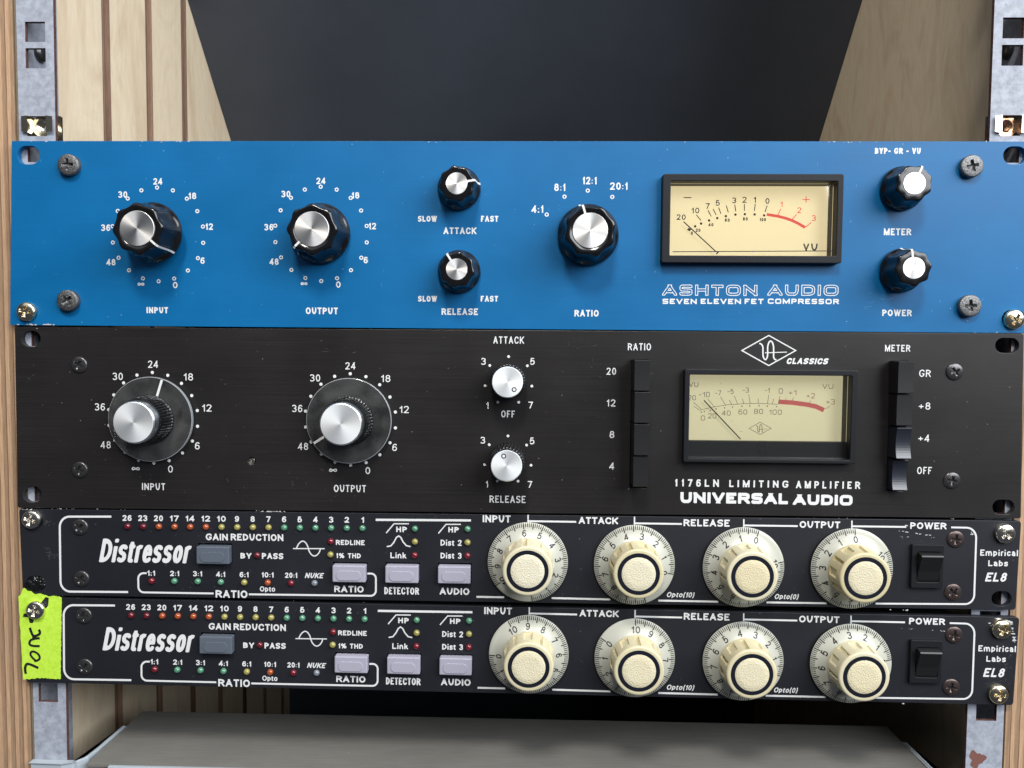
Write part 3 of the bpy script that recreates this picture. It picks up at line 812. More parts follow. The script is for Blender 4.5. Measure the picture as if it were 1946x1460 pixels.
def cage_nut(px, py, label, body, nutm):
    x, z = P(px, py, 3.2)
    r = root('cage_nut', (x, 3.2, z), label, 'cage nut', 'cage nuts clipped into the rails')
    # spring clip: two ears on the face and a frame behind it
    for sx in (-1, 1):
        v = [(sx * 4.9, -.2, -4.2), (sx * 4.9, -.2, 4.2), (sx * 7.6, -1.3, 3.6), (sx * 7.6, -1.3, -3.6), (sx * 4.4, 5, -4.2), (sx * 4.4, 5, 4.2), (sx * 5.6, 5, 4.2), (sx * 5.6, 5, -4.2),
             (sx * 4.5, -1.4, -4), (sx * 4.5, -1.4, 4)]
        f = [(0, 1, 2, 3), (8, 9, 2, 3), (8, 9, 5, 4), (0, 1, 6, 7), (9, 2, 1), (8, 3, 0)]
        link('clip_ear', mesh('clip_ear', v, f, body), r, (x, 3.2, z))
    link('clip_frame', plate('clip_frame', [rrect(-6, -6.5, 6, 6.5, .6), circ(0, 0, 4.0)], -9.5, -8.4, body), r, (x, 3.2, z))
    rows = []
    for i in range(9):
        rows += [(-7 + i * .75, 3.5), (-6.65 + i * .75, 2.95)]
    rows += [(-0.6, 3.3), (-0.5, 5.0), (-2.5, 5.2), (-7.5, 5.2)]
    me = radial('square_nut', rows, 32, nutm, cap=False, smooth=False)
    link('square_nut', me, r, (x, 5.5, z), RX)
    return r
cage_nut(73, 237, 'yellowish cage nut clipped in the left rail above the blue unit', M_GOLD, M_GOLD)
cage_nut(1920, 237, 'coppery cage nut clipped in the right rail above the blue unit', M_SILVER, M_COPPER)

# ------------------------------------------------------------------ unit helpers
def slot_loop(px, py, w, h, y=0.0):
    c = P(px, py, y); W = pxlen(px, py, w, y); Hh = pxlen(px, py, h, y)
    return rrect(c[0] - W / 2, c[1] - Hh / 2, c[0] + W / 2, c[1] + Hh / 2, Hh / 2 - .05, 7)
def rect_px(x0, y0, x1, y1, y=0.0):
    a = P(x0, (y0 + y1) / 2, y); b = P(x1, (y0 + y1) / 2, y); c = P((x0 + x1) / 2, y0, y); d = P((x0 + x1) / 2, y1, y)
    return (a[0], d[1], b[0], c[1])
def quad_round(pts, r):
    """pts: TL, TR, BR, BL (x,z)"""
    q = [(p[0], p[1], 1) for p in pts]
    out = []; n = 4
    for i, p in enumerate(q):
        a = q[(i - 1) % 4]; b = q[(i + 1) % 4]
        la = math.hypot(a[0] - p[0], a[1] - p[1]); lb = math.hypot(b[0] - p[0], b[1] - p[1])
        A = Vector((p[0] + (a[0] - p[0]) / la * r, p[1] + (a[1] - p[1]) / la * r)); B = Vector((p[0] + (b[0] - p[0]) / lb * r, p[1] + (b[1] - p[1]) / lb * r)); C = Vector(p[:2])
        for k in range(5):
            t = k / 4; v = A * (1 - t) ** 2 + C * 2 * t * (1 - t) + B * t * t
            out.append((v.x, v.y))
    return out
def chassis(parent, x0, x1, z0, z1, depth, m=None):  # hidden body box, made deep and wide to block light behind the panel
    link('chassis', box_mesh('chassis', (x0, 9.5, z0), (x1, depth, z1), m or M_DARKSTEEL, .5), parent, (0, 0, 0))
M_DARKSTEEL = mat('dark_steel', (0.03, 0.03, 0.032), 0.5)
def wear(parent, segs, seed, m=None, y=0.0, dens=1.0):
    """chipped paint flakes along sheet segments ((x0,y0,x1,y1,n,size))"""
    rd = random.Random(seed); ink = Ink(0.045, 0.0005)
    for (x0, y0, x1, y1, n, sz) in segs:
        for i in range(n):
            t = rd.random(); cx, cz = P(x0 + (x1 - x0) * t, y0 + (y1 - y0) * t + rd.uniform(-.6, .6), y)
            s = sz * rd.uniform(.25, .8) / 7; a = rd.uniform(-.3, .3); el = rd.uniform(1.2, 4)
            k = rd.randint(5, 7); pts = []
            for j in range(k):
                th = 2 * math.pi * j / k; rr = s * rd.uniform(.5, 1)
                u, v = rr * el * math.cos(th), rr * math.sin(th)
                pts.append((cx + u * math.cos(a) - v * math.sin(a), cz + u * math.sin(a) + v * math.cos(a)))
            ink.poly(pts)
    o = ink.make('paint_chips', parent, [m or M_WEAR], y); o['kind'] = 'stuff'
    return o
def scratches(parent, items, seed, m, y=0.0):
    rd = random.Random(seed); ink = Ink(0.035, 0.0003)
    for (x0, y0, x1, y1, n, ln) in items:
        for i in range(n):
            px, py = rd.uniform(x0, x1), rd.uniform(y0, y1); a = rd.uniform(0, 6.28) if ln < 12 else rd.uniform(-.5, .3); l = ln * rd.uniform(.3, 1)
            pts = []; cur = rd.uniform(-.25, .25)
            for k in range(5):
                t = k / 4 - .5
                pts.append(P(px + l * t * math.cos(a) - cur * l * t * t * math.sin(a), py + l * t * math.sin(a) + cur * l * t * t * math.cos(a), y))
            ink.ribbon(pts, rd.uniform(.05, .13))
    o = ink.make('scratches', parent, [m], y); o['kind'] = 'stuff'
    return o
M_SCR = mat('scratch_grey', (0.10, 0.10, 0.105), 0.6)
M_SCRB = mat('scratch_blue', (0.10, 0.33, 0.62), 0.6)

# ------------------------------------------------------------------ blue compressor
blue = root('blue_compressor', (0, 0, -88), 'blue two-space rack compressor with fluted black knobs and warm cream meter, topmost unit', 'rack unit', 'rack units stacked in the cabinet')
pan = [P(22, 268), P(1953, 269), P(1950, 633.5), P(19, 618)]
MB_OUT = rect_px(1258.5, 330.5, 1602, 500, -4.5); MB_IN = rect_px(1274, 344.5, 1590.5, 486, -4.5)
loops = [quad_round(pan, .6), slot_loop(54, 295, 43, 34), slot_loop(1928.5, 295.5, 44, 34), slot_loop(51, 593, 40, 34), slot_loop(1926, 606, 44, 34),
         rrect(MB_OUT[0] + 2, MB_OUT[1] + 2, MB_OUT[2] - 2, MB_OUT[3] - 2)]
fp = link('front_panel', plate('front_panel', loops, -3.0, 0.0, M_BLUE, 0.12), blue, (0, 0, 0))
chassis(blue, -218, 218, -86, -2, 310)
for (px, py, a) in ((135, 315.5, 1.5), (133.5, 572, 0.9), (1842, 318, 1.35), (1838.5, 582, 1.5)):
    screw(blue, S_ZINC, px, py, 0, a)
OFFS = {'24': (0, -101, 17), '30': (-66.5, -76, 17), '18': (65.5, -73.5, 15), '12': (97.5, -15, 14.5), '6': (85, 49.5, 8), '0': (33, 96, 9), '~': (-32, 94, 13), '48': (-89, 52.5, 17), '36': (-99, -13, 17)}
for cx, cy in ((300, 446), (610, 445)):
    for t, (dx, dy, w) in OFFS.items():
        lettering(blue, t, cx + dx, cy + dy, w, 8 if t == '~' else 12, 2.4, gap=.14)
    ink = Ink()
    c = P(cx, cy)
    for k in range(18):
        a = math.radians(20 * k); r = 88.7 / 3.985
        ink.ring((c[0] + r * math.sin(a), c[1] + r * math.cos(a)), 0.98, 0.48)
    ink.make('scale_dots', blue, [M_PRINT])
ink = Ink()
for p in ((1039, 408), (1072.8, 374), (1117, 362.5), (1163.6, 374.5)): ink.ring(P(*p), 0.98, .48)
ink.make('scale_dots', blue, [M_PRINT])
for t, px, py, w, h in (('INPUT', 299, 589.7, 41, 11.5), ('OUTPUT', 611.6, 591, 61, 12.5), ('SLOW', 812.3, 416, 36, 11), ('FAST', 930.5, 416, 33, 11), ('ATTACK', 874, 438.8, 62, 12.5),
                        ('SLOW', 812.5, 568, 36, 11), ('FAST', 930, 568, 33, 11), ('RELEASE', 873.7, 592.5, 69, 12.5), ('4:1', 1021.4, 397.7, 22, 14), ('8:1', 1063.8, 356.3, 21, 14),
                        ('12:1', 1120.3, 343.5, 27, 14), ('20:1', 1176, 354, 33, 14), ('RATIO', 1114.7, 595.5, 46, 12.5), ('BYP- GR - VU', 1706, 287, 87, 11.5), ('METER', 1705.5, 440.8, 52, 13), ('POWER', 1704.5, 594.8, 56, 12.5)):
    lettering(blue, t, px, py, w, h, 2.7, gap=.15)
for t, x0, x1 in (('ASHTON', 1259, 1439), ('AUDIO', 1459, 1593.4)):
    lettering(blue, t, (x0 + x1) / 2, 551.8, x1 - x0, 21, 6.0, [M_PRINT, M_BLUE_PLAIN], R=.55, gap=.13, outline=0.34)
for t, x0, x1 in (('SEVEN', 1259, 1324), ('ELEVEN', 1331.5, 1408), ('FET', 1415, 1451), ('COMPRESSOR', 1459, 1594)):
    lettering(blue, t, (x0 + x1) / 2, 573, x1 - x0, 10, 2.6, R=.5, gap=.16)
fluted_knob(blue, 300, 446, 131, F_BIG, 4.6)
fluted_knob(blue, 610, 445, 225, F_BIG, 0.7)
fluted_knob(blue, 1117, 447.5, -17, F_BIG, 0.7)
fluted_knob(blue, 873, 359.5, 79, F_SML)
fluted_knob(blue, 873, 517, -33, F_SML)
fluted_knob(blue, 1712, 359.5, 24, F_SML)
fluted_knob(blue, 1711, 514.5, -7, F_SML)

def meter(parent, outer, inner, front, dial_y, dial_m, ext):
    o = plate('meter_bezel', [rrect(*outer, 1.0, 3), rrect(*inner, .4, 2)], -dial_y, front, M_BEZEL, 0.35)
    b = link('meter_bezel', o, parent, (0, 0, 0))
    d = link('meter_dial', box_mesh('meter_dial', (inner[0] - ext, dial_y - .2, inner[1] - 1), (inner[2] + 1, dial_y + 1, inner[3] + 1), dial_m), parent, (0, 0, 0))
    g = link('meter_window', box_mesh('meter_window', (inner[0] + .05, 0.5, inner[1] + .05), (inner[2] - .05, 1.1, inner[3] - .05), M_GLASS), parent, (0, 0, 0))
    return b, d
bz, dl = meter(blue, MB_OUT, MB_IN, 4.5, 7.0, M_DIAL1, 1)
YD = 6.8
def z5(x, y): return (x / 4.423 + 1200, y / 4.423 + 280)
def dline(parent, name, pts, w, conv, mats, y, extra=None):
    ink = Ink(0.03)
    for p in pts:
        q = [P(*conv(a, b), y) for a, b in p]
        ink.ribbon(q, w)
    if extra: extra(ink)
    return ink.make(name, parent, mats, y)
ticks = [((437, 625), (512, 692)), ((545, 568), (583, 614)), ((643, 530), (671, 583)), ((685, 518), (712, 570)), ((732, 507), (752, 560)), ((797, 490), (814, 548)),
         ((868, 482), (877, 540)), ((949, 478), (949, 535)), ((1041, 478), (1032, 535)), ((1141, 490), (1122, 545)), ((437, 424), (505, 424))]
def bdots(ink):
    for a in ((535, 665), (585, 642), (652, 616), (721, 596), (793, 580), (874, 567), (953, 563), (1035, 565), (1115, 573)):
        ink.dot(P(*z5(*a), YD), .6)
    ink.poly([P(*z5(*a), YD) for a in ((466, 692), (480, 678), (503, 690), (490, 708))])
dline(dl, 'dial_scale', ticks, .42, z5, [M_INK], YD, bdots)
dline(dl, 'dial_line', [((345, 879), (1640, 872))], .4, z5, [M_INK], YD)
for t, x, y, w, h in (('20', 418, 588, 76, 46), ('10', 537, 532, 68, 48), ('7', 640, 495, 34, 48), ('5', 725, 468, 34, 48), ('3', 864, 447, 34, 48), ('2', 950, 442, 36, 50), ('1', 1036, 442, 20, 50), ('0', 1143, 452, 34, 48),
                      ('0', 508, 723, 18, 28), ('20', 560, 698, 40, 28), ('40', 668, 652, 42, 28), ('60', 805, 613, 42, 28), ('80', 957, 603, 42, 28), ('100', 1104, 609, 54, 28)):
    a = z5(x, y)
    lettering(dl, t, a[0], a[1], w / 4.423, h / 4.423, 1.5 if h < 40 else 1.8, [M_INK], YD, name='dial_numeral')
for t, x, y, w, h in (('1', 1260, 480, 20, 48), ('2', 1410, 530, 34, 48), ('3', 1533, 596, 34, 48), ('+', 1468, 434, 64, 95)):
    a = z5(x, y)
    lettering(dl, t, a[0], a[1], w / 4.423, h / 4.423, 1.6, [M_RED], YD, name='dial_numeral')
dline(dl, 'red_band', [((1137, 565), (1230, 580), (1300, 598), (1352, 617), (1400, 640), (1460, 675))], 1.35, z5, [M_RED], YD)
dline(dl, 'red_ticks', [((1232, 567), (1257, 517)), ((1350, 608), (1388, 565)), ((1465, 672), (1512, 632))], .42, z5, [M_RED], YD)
lettering(dl, 'vu', z5(1503, 840)[0], z5(1503, 840)[1] - 3, 124 / 4.423, 20, 3.1, [M_FADED], YD, name='dial_lettering', gap=.12)
nd = Ink(0.03); nd.ribbon([P(*z5(437, 625), 4.6), P(*z5(708, 876), 4.6), P(*z5(728, 884), 4.6), P(*z5(712, 900), 4.6)], .55)
nd.make('needle', bz, [M_INK], 4.6)
wear(blue, [(30, 616.5, 120, 617.5, 12, 4), (30, 269.6, 400, 269.6, 12, 2.5), (1560, 270.2, 1700, 270.4, 7, 2), (600, 270, 1500, 270, 6, 1.4), (1800, 631, 1900, 632, 4, 2)], 3, M_WEAR)
scratches(blue, [(60, 290, 1900, 610, 60, 7), (1640, 520, 1700, 620, 10, 16)], 5, M_SCRB)

# ------------------------------------------------------------------ black brushed limiter
lim = root('black_limiter', (0, 0, -177), 'black brushed two-space rack limiter with silver-capped knobs on clear discs, below the blue unit', 'rack unit', 'rack units stacked in the cabinet')
pan = [P(28, 621.5), P(1945.5, 634.5), P(1940, 985.5), P(33.5, 965)]
MU_OUT = rect_px(1300, 703, 1629, 880.5, -4.0); MU_IN = rect_px(1310, 713.5, 1617.5, 873, -4.0)
BTN_R = [(1206, 684.5, 1235, 743.5, 12.5), (1206, 745.5, 1235, 804.5, 12.5), (1205.3, 806.8, 1234, 865.8, 12), (1203.7, 867.5, 1232, 925, 11)]
BTN_M = [(1707.4, 687.5, 1736.5, 748, 9.5), (1704.5, 750, 1733.5, 809.5, 8.5), (1704.8, 813.5, 1732.5, 872.5, 8.8), (1697.8, 874.5, 1725, 932.5, 5.5)]
loops = [quad_round(pan, 1.0), slot_loop(58.6, 644, 37, 30), slot_loop(61, 940, 36, 31), slot_loop(1914, 656.8, 45, 29), slot_loop(1907, 964, 42, 29),
         rrect(MU_OUT[0] + 2, MU_OUT[1] + 2, MU_OUT[2] - 2, MU_OUT[3] - 2), rrect(*rect_px(1198, 683, 1231, 928), .5), rrect(*rect_px(1688, 686, 1722, 934), .5), circ(*P(478, 876.7), 2.0, 20)]
link('front_panel', plate('front_panel', loops, -3.0, 0.0, M_UA, 0.12), lim, (0, 0, 0))
chassis(lim, -218, 218, -176, -91, 395)
for (px, py) in ((150.8, 693.5), (152, 893), (1813.5, 706.8), (1808.6, 913.4)): screw(lim, S_BLACK, px, py)
screw(lim, S_SLOT, 478, 876.7, 1.6, -0.35, 'trim_screw')
OFFU = {'24': (0, -102, 19), '30': (-67, -79, 19), '18': (67, -78, 18), '12': (102, -19, 18), '6': (84, 53, 9), '0': (33, 97, 9), '~': (-33, 96, 15), '48': (-90, 51, 19), '36': (-101, -21, 19)}
for cx, cy in ((291, 794.5), (666, 797.5)):
    for t, (dx, dy, w) in OFFU.items():
        lettering(lim, t, cx + dx, cy + dy, w, 9 if t == '~' else 13.5, 1.9, gap=.17)
    ink = Ink(); c = P(cx, cy)
    for k in range(18):
        a = math.radians(20 * k); r = 88 / 3.985
        ink.dot((c[0] + r * math.sin(a), c[1] + r * math.cos(a)), .78)
    ink.make('scale_dots', lim, [M_PRINT])
for cx, cy in ((966.3, 723.5), (965, 873.8)):
    ink = Ink(); c = P(cx, cy)
    for k in range(-3, 4):
        a = math.radians(51.4 * k); r = 45.5 / 3.97
        ink.dot((c[0] + r * math.sin(a), c[1] + r * math.cos(a)), .66)
    ink.make('scale_dots', lim, [M_PRINT])
for t, px, py, w, h in (('INPUT', 292, 925, 44, 13), ('OUTPUT', 665, 928.6, 61, 13.5), ('ATTACK', 966.6, 646.5, 58, 13.5), ('3', 919, 687, 8.5, 13), ('5', 1012, 687, 8.5, 13), ('1', 926, 770.5, 5, 13), ('7', 1008.4, 770, 8.5, 13),
                        ('OFF', 965.5, 787, 26, 13), ('3', 917.8, 836.8, 8.5, 13), ('5', 1011.3, 838, 8.5, 13), ('1', 925, 920.3, 5, 13), ('7', 1007, 920.8, 8.5, 13), ('RELEASE', 964.5, 949, 68, 13.5),
                        ('RATIO', 1215.2, 659.3, 44, 13.5), ('20', 1161.8, 705.8, 18, 13.5), ('12', 1161, 766, 17, 13.5), ('8', 1163, 826, 9, 13.5), ('4', 1162.6, 886, 9.5, 13.5),
                        ('METER', 1705.8, 661.9, 48, 13), ('GR', 1757.7, 709.7, 22, 14), ('+8', 1757, 771.8, 22, 14), ('+4', 1755.7, 833, 21, 14), ('OFF', 1756.7, 894.4, 28, 14)):
    lettering(lim, t, px, py, w, h, 2.0, gap=.2)
for t, x0, x1, y0, y1 in (('1176LN', 90, 430, 1180, 1237), ('LIMITING', 510, 965, 1188, 1243), ('AMPLIFIER', 1025, 1518, 1195, 1252)):
    lettering(lim, t, 1260 + (x0 + x1) / 2 / 4.055, 620 + (y0 + y1) / 2 / 4.055, (x1 - x0) / 4.055, (y1 - y0) / 4.055, 2.9, gap=.46, R=.8)
for t, x0, x1, y0, y1 in (('UNIVERSAL', 133, 962, 1283, 1368), ('AUDIO', 1003, 1460, 1298, 1380)):
    lettering(lim, t, 1260 + (x0 + x1) / 2 / 4.055, 620 + (y0 + y1) / 2 / 4.055, (x1 - x0) / 4.055, (y1 - y0) / 4.055, 6.2, gap=.1, R=.55)
lettering(lim, 'CLASSICS', 1260 + 1113 / 4.055, 620 + 270 / 4.055, 318 / 4.055, 11.5, 3.0, gap=.13, shear=.25)
def z4(x, y): return (x / 4.055 + 1260, y / 4.055 + 620)
def diamond(parent, cx, cy, w, h, lw, m, y=0.0, conv=z4, sw=None):
    ink = Ink(0.04)
    line_px(ink, [conv(cx - w / 2, cy), conv(cx, cy - h / 2), conv(cx + w / 2, cy), conv(cx, cy + h / 2)], lw, y, True)
    s = w / 415.0
    def c(a, b, *r): return (*conv(cx + (a - 815) * s, cy + (b - 188) * s), *r)
    line_px(ink, [c(742, 135), c(770, 135, 1), c(770, 258, 1), c(806, 258, 1), c(806, 115, 1), c(852, 115, 1), c(852, 256, .8), c(874, 260)], sw or lw * 1.25, y)
    line_px(ink, [c(785, 206), c(955, 200)], (sw or lw * 1.25) * .6, y)
    return ink.make('diamond_logo', parent, [m], y)
diamond(lim, 815, 188, 415, 232, 2.1, M_PRINT)
# knurled knob on a clear disc
def knurl(R, amp, n):
    return lambda t: R - amp * (0.5 + 0.5 * math.copysign(abs(math.cos(n * t)) ** .4, math.cos(n * t)))
KH = 16.5
K_BODY = sharp(radial('knurled_knob', [(0, 10.5), (3.6, 10.5), (3.7, 11.9), (4.2, knurl(11.9, .1, 48)), (4.6, knurl(11.7, .75, 48)), (KH - 3.2, knurl(10.9, .7, 48)), (KH - 2.7, knurl(10.7, .3, 48)), (KH - 2.7, 10.0)], 384, M_GLOSSY, smooth=False), 40)
K_CAP = sharp(radial('metal_cap', [(KH - 2.8, 10.0), (KH + 1.0, 10.0), (KH + 1.6, 9.75), (KH + 1.9, 9.3)], 72, M_ALUSIDE), 40)
K_FACE = radial('cap_face', [(KH + 1.91, 9.32), (KH + 1.96, 9.2), (KH + 1.96, 4), (KH + 1.96, .02)], 72, M_CAP2, smooth=False)
K_DISC = sharp(radial('clear_disc', [(1.2, 10.4), (1.2, 20.1), (3.0, 20.1), (3.0, 10.5)], 96, M_DISC, cap=False), 30)
K_RIM = sharp(radial('disc_rim', [(1.3, 20.12), (1.3, 20.45), (2.9, 20.5), (3.05, 20.2)], 96, M_RIM, cap=False), 30)
K_LINE = radial_line('pointer_line', [(11.8, 3.06), (20.0, 3.06)], 1.15, M_PRINT)
def disc_knob(px, py, ang):
    x, z = P(px, py)
    k = knob_place('knurled_knob', K_BODY, lim, x, z, ang, 0.0)
    for nm, me in (('metal_cap', K_CAP), ('cap_face', K_FACE), ('clear_disc', K_DISC), ('disc_rim', K_RIM), ('pointer_line', K_LINE)): sub(nm, me, k)
    s = sub('set_screw', screw_mesh('set_screw', 1.3, .2, 0, M_BLKTAPE, slot=True, depth=.5, n=20, k=5), k)
    s.location = (11.5 * math.cos(-.5) * MM, 11.5 * math.sin(-.5) * MM, 7 * MM); s.rotation_euler = (0, math.pi / 2, -.5)
    return k
disc_knob(291, 796, 17.8)
disc_knob(665.5, 799, 237)
def small_knob(px, py, mark, H):
    x, z = P(px, py)
    body = sharp(radial('knurled_knob', [(0, 8.4), (.8, 8.4), (1.2, knurl(8.5, .5, 32)), (H - 1.6, knurl(8.2, .5, 32)), (H - 1.2, 7.6), (H - 1.2, 7.3)], 256, M_GLOSSY, smooth=False), 40)
    k = knob_place('knurled_knob', body, lim, x, z, mark, 0.3)
    sub('metal_cap', sharp(radial('metal_cap', [(H - 1.3, 7.3), (H - .35, 7.3), (H - .05, 7.05)], 64, M_ALUSIDE), 30), k)
    sub('cap_face', radial('cap_face', [(H - .04, 7.06), (H, 6.9), (H, 3), (H, .02)], 64, M_CAP2, smooth=False), k)
    v = []; f = []
    n = 28; c = 4.6
    me = radial('marker_ring', [(H + .03, 1.15), (H + .03, .68)], n, M_INK, cap=False, smooth=False)
    o = sub('marker_ring', me, k); o.location = (0, c * MM, 0)
    o = sub('marker_dot', radial('marker_dot', [(H + .02, .66), (H + .02, .02)], 20, M_PRINT, smooth=False), k); o.location = (0, c * MM, 0)
small_knob(966.3, 723.8, 138, 13.5)
small_knob(965, 874, -16, 18.0)
for lst in (BTN_R, BTN_M):
    for x0, y0, x1, y1, h in lst:
        r = rect_px(x0, y0, x1, y1, -h)
        n_ = 12; pr = [(2.5, r[1]), (2.5, r[3])]
        dp = 1.25 if (lst is BTN_M and y0 > 800) else .12
        pr += [(-h + .25, r[3])] + [(-h + dp * (1 - (2 * t / n_ - 1) ** 2), r[3] - .3 - (r[3] - r[1] - .6) * t / n_) for t in range(n_ + 1)] + [(-h + .25, r[1])]
        link('push_button', slab('push_button', pr, r[0], r[2], M_GLOSSBTN if (lst is BTN_M and y0 > 800) else M_BLACK), lim, (0, 0, 0))
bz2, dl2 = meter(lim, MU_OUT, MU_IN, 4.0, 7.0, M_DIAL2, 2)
YD2 = 6.8
r_ = rect_px(1311, 839, 1617, 874, 4.0)
lw = link('meter_lower_cover', box_mesh('meter_lower_cover', (MU_IN[0] - 1, 3.0, MU_IN[1] - 1), (MU_IN[2] + 1, 6.7, r_[3]), M_BEZEL, .2), lim, (0, 0, 0))
x_, z_ = P(*z4(776, 938), 3.0)
link('adjusting_screw', screw_mesh('adjusting_screw', 3.2, .2, .2, M_BEZEL, depth=.8, rec=.9), lw, (x_, 3.0, z_), (math.pi / 2, 0.05, 0))
UT = [((235, 588), (295, 640)), ((238, 617), (283, 648), (330, 636), (400, 621), (500, 606), (620, 598), (740, 596), (885, 602)), ((345, 562), (398, 625)), ((443, 545), (483, 610)), ((510, 568), (530, 605)),
      ((548, 535), (575, 600)), ((612, 560), (622, 598)), ((660, 525), (672, 597)), ((734, 558), (733, 595)), ((815, 528), (804, 597)), ((852, 560), (843, 600)), ((902, 537), (888, 598))]
def udots(ink):
    for a in ((295, 662), (318, 657), (365, 648), (408, 638), (474, 630), (535, 623), (608, 617), (668, 615), (740, 614), (803, 616), (875, 620)): ink.dot(P(*z4(*a), YD2), .32)
dline(dl2, 'dial_scale', UT, .22, z4, [M_FADED], YD2, udots)
for t, x, y, w, h, m_ in (('VU', 236, 450, 72, 38, M_FADED), ('20', 222, 552, 62, 38, M_FADED), ('-10', 318, 527, 82, 40, M_FADED), ('-7', 425, 515, 44, 38, M_FADED), ('-5', 520, 503, 46, 38, M_FADED), ('-3', 637, 493, 46, 38, M_FADED),
                      ('-1', 803, 495, 36, 38, M_FADED), ('0', 908, 500, 32, 40, M_FADED), ('0', 308, 708, 32, 38, M_FADED), ('20', 378, 692, 64, 38, M_FADED), ('40', 487, 670, 66, 38, M_FADED), ('60', 615, 662, 66, 38, M_FADED),
                      ('80', 736, 657, 68, 38, M_FADED), ('100', 866, 663, 98, 38, M_FADED), ('VU', 1270, 465, 84, 38, M_FADED_R), ('+1', 997, 513, 60, 40, M_FADED_R), ('+2', 1137, 537, 66, 40, M_FADED_R), ('+3', 1290, 583, 66, 40, M_FADED_R)):
    a = z4(x, y)
    lettering(dl2, t, a[0], a[1], w / 4.055, h / 4.055, 1.05, [m_], YD2, name='dial_numeral', R=.55)
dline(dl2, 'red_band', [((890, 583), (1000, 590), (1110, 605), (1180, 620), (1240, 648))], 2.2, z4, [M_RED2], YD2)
dline(dl2, 'red_ticks', [((950, 555), (943, 570)), ((1008, 548), (995, 575)), ((1138, 575), (1123, 598)), ((1287, 615), (1250, 640))], .22, z4, [M_FADED_R], YD2)
diamond(dl2, 748, 788, 170, 95, .9, M_FADED, YD2)
nd = Ink(0.03); nd.ribbon([P(*z4(315, 572), 5.0), P(*z4(598, 872), 5.0)], .55)
nd.make('needle', bz2, [M_INK], 5.0)
wear(lim, [(480, 971, 545, 973, 30, 3), (40, 966, 250, 969, 14, 2.2), (60, 625, 300, 627, 6, 1.6), (1500, 984, 1900, 987, 6, 1.5)], 11)
scratches(lim, [(40, 640, 1900, 960, 90, 6), (380, 880, 640, 960, 12, 9), (1060, 640, 1300, 720, 10, 8), (600, 640, 680, 670, 4, 16), (250, 900, 300, 960, 3, 14)], 12, M_SCR)

# ------------------------------------------------------------------ twin compressors
def dknob_meshes():
    def prof(r):
        # skirt height over radius
        if r > 18.4: return 1.1 + (19.3 - r) / .9 * .5
        t = (18.4 - r) / (18.4 - 12.6)
        return 1.6 + 2.4 * max(0, t) ** 1.7
    rows = [(0.3, 18.9), (0.8, 19.3)] + [(prof(r), r) for r in (19.25, 18.9, 18.4, 17.4, 16.4, 15.4, 14.4, 13.5, 12.9, 12.5)]
    skirt = sharp(radial('knob_skirt', rows, 96, M_SKIRT, cap=False), 50)
    n = 144
    def body_r(base, lvl):
        def f(t):
            d = (math.degrees(t) - 90) % 30
            d = d if d < 15 else d - 30
            k = round(((math.degrees(t) - 90) % 360) / 30) % 12
            narrow = (k % 2 == 0)
            if narrow and abs(d) < 2.9 and lvl in (1, 2): return base - 1.5
            if not narrow and abs(d) < 9.2 and lvl == 1: return base - 1.0
            return base
        return f
    H = 16.0
    rb = lambda h: 12.55 - (h - 3.8) / 12.4 * 1.0
    rows = [(3.7, rb(3.8)), (5.6, body_r(rb(5.6), 0)), (5.7, body_r(rb(5.7), 1)), (12.2, body_r(rb(12.2), 1)), (12.3, body_r(rb(12.3), 2)), (H - 1.2, body_r(rb(14.8), 2)),
            (H - 1.15, body_r(rb(14.85), 0)), (H - .5, rb(15.5)), (H - .1, rb(16) - .35), (H, rb(16) - .9), (H, 9.75), (H - .45, 9.7)]
    body = sharp(radial('ivory_knob', rows, n, M_IVORY, smooth=False), 40)
    ring = sharp(radial('dark_ring', [(H - .3, 9.68), (H + .12, 9.6), (H + .12, 7.95), (H - .2, 7.9)], 72, M_NAVY, cap=False), 40)
    cap = sharp(radial('grained_cap', [(H - .3, 7.85), (H + .2, 7.8), (H + .3, 7.6), (H + .34, 5), (H + .34, .05)], 72, M_IVCAP), 40)
    # print: 0..10 anticlockwise from 12 o'clock (value 0 at top; value v at -30v degrees clockwise)
    ink = Ink(0.0, 0.0)
    for i in range(101):
        a = math.radians(-3.0 * i); major = i % 5 == 0
        r0 = 16.3 if major else 17.2
        ink.ribbon([(r * math.sin(a), r * math.cos(a)) for r in (r0, (r0 + 19.1) / 2, 18.4, 19.15)], .50 if major else .36)
    for k in range(11):
        a = math.radians(-30.0 * k)
        w = 2.0 if k != 10 else 4.2
        if k == 1: w = 1.1
        ink.text(str(k), 14.5 * math.sin(a), 14.5 * math.cos(a), w, 2.9, .48, ang=-a)
    verts = []
    for v in ink.v:
        r = math.hypot(v[0], v[2]); verts.append((v[0], v[2], prof(r) + .07))
    pr = mesh('scale_print', verts, ink.f, M_INK)
    return skirt, body, ring, cap, pr
DK = dknob_meshes()
def ivory_knob(parent, px, py, theta0, bodyang, W=None):
    x, z = W or P(px, py)
    k = knob_place('ivory_knob', DK[1], parent, x, z, theta0, 0.6)
    # scale zero sits at local 12 o'clock; body features follow the same turn
    for nm, me in (('knob_skirt', DK[0]), ('dark_ring', DK[2]), ('grained_cap', DK[3]), ('scale_print', DK[4])): sub(nm, me, k)
    return k
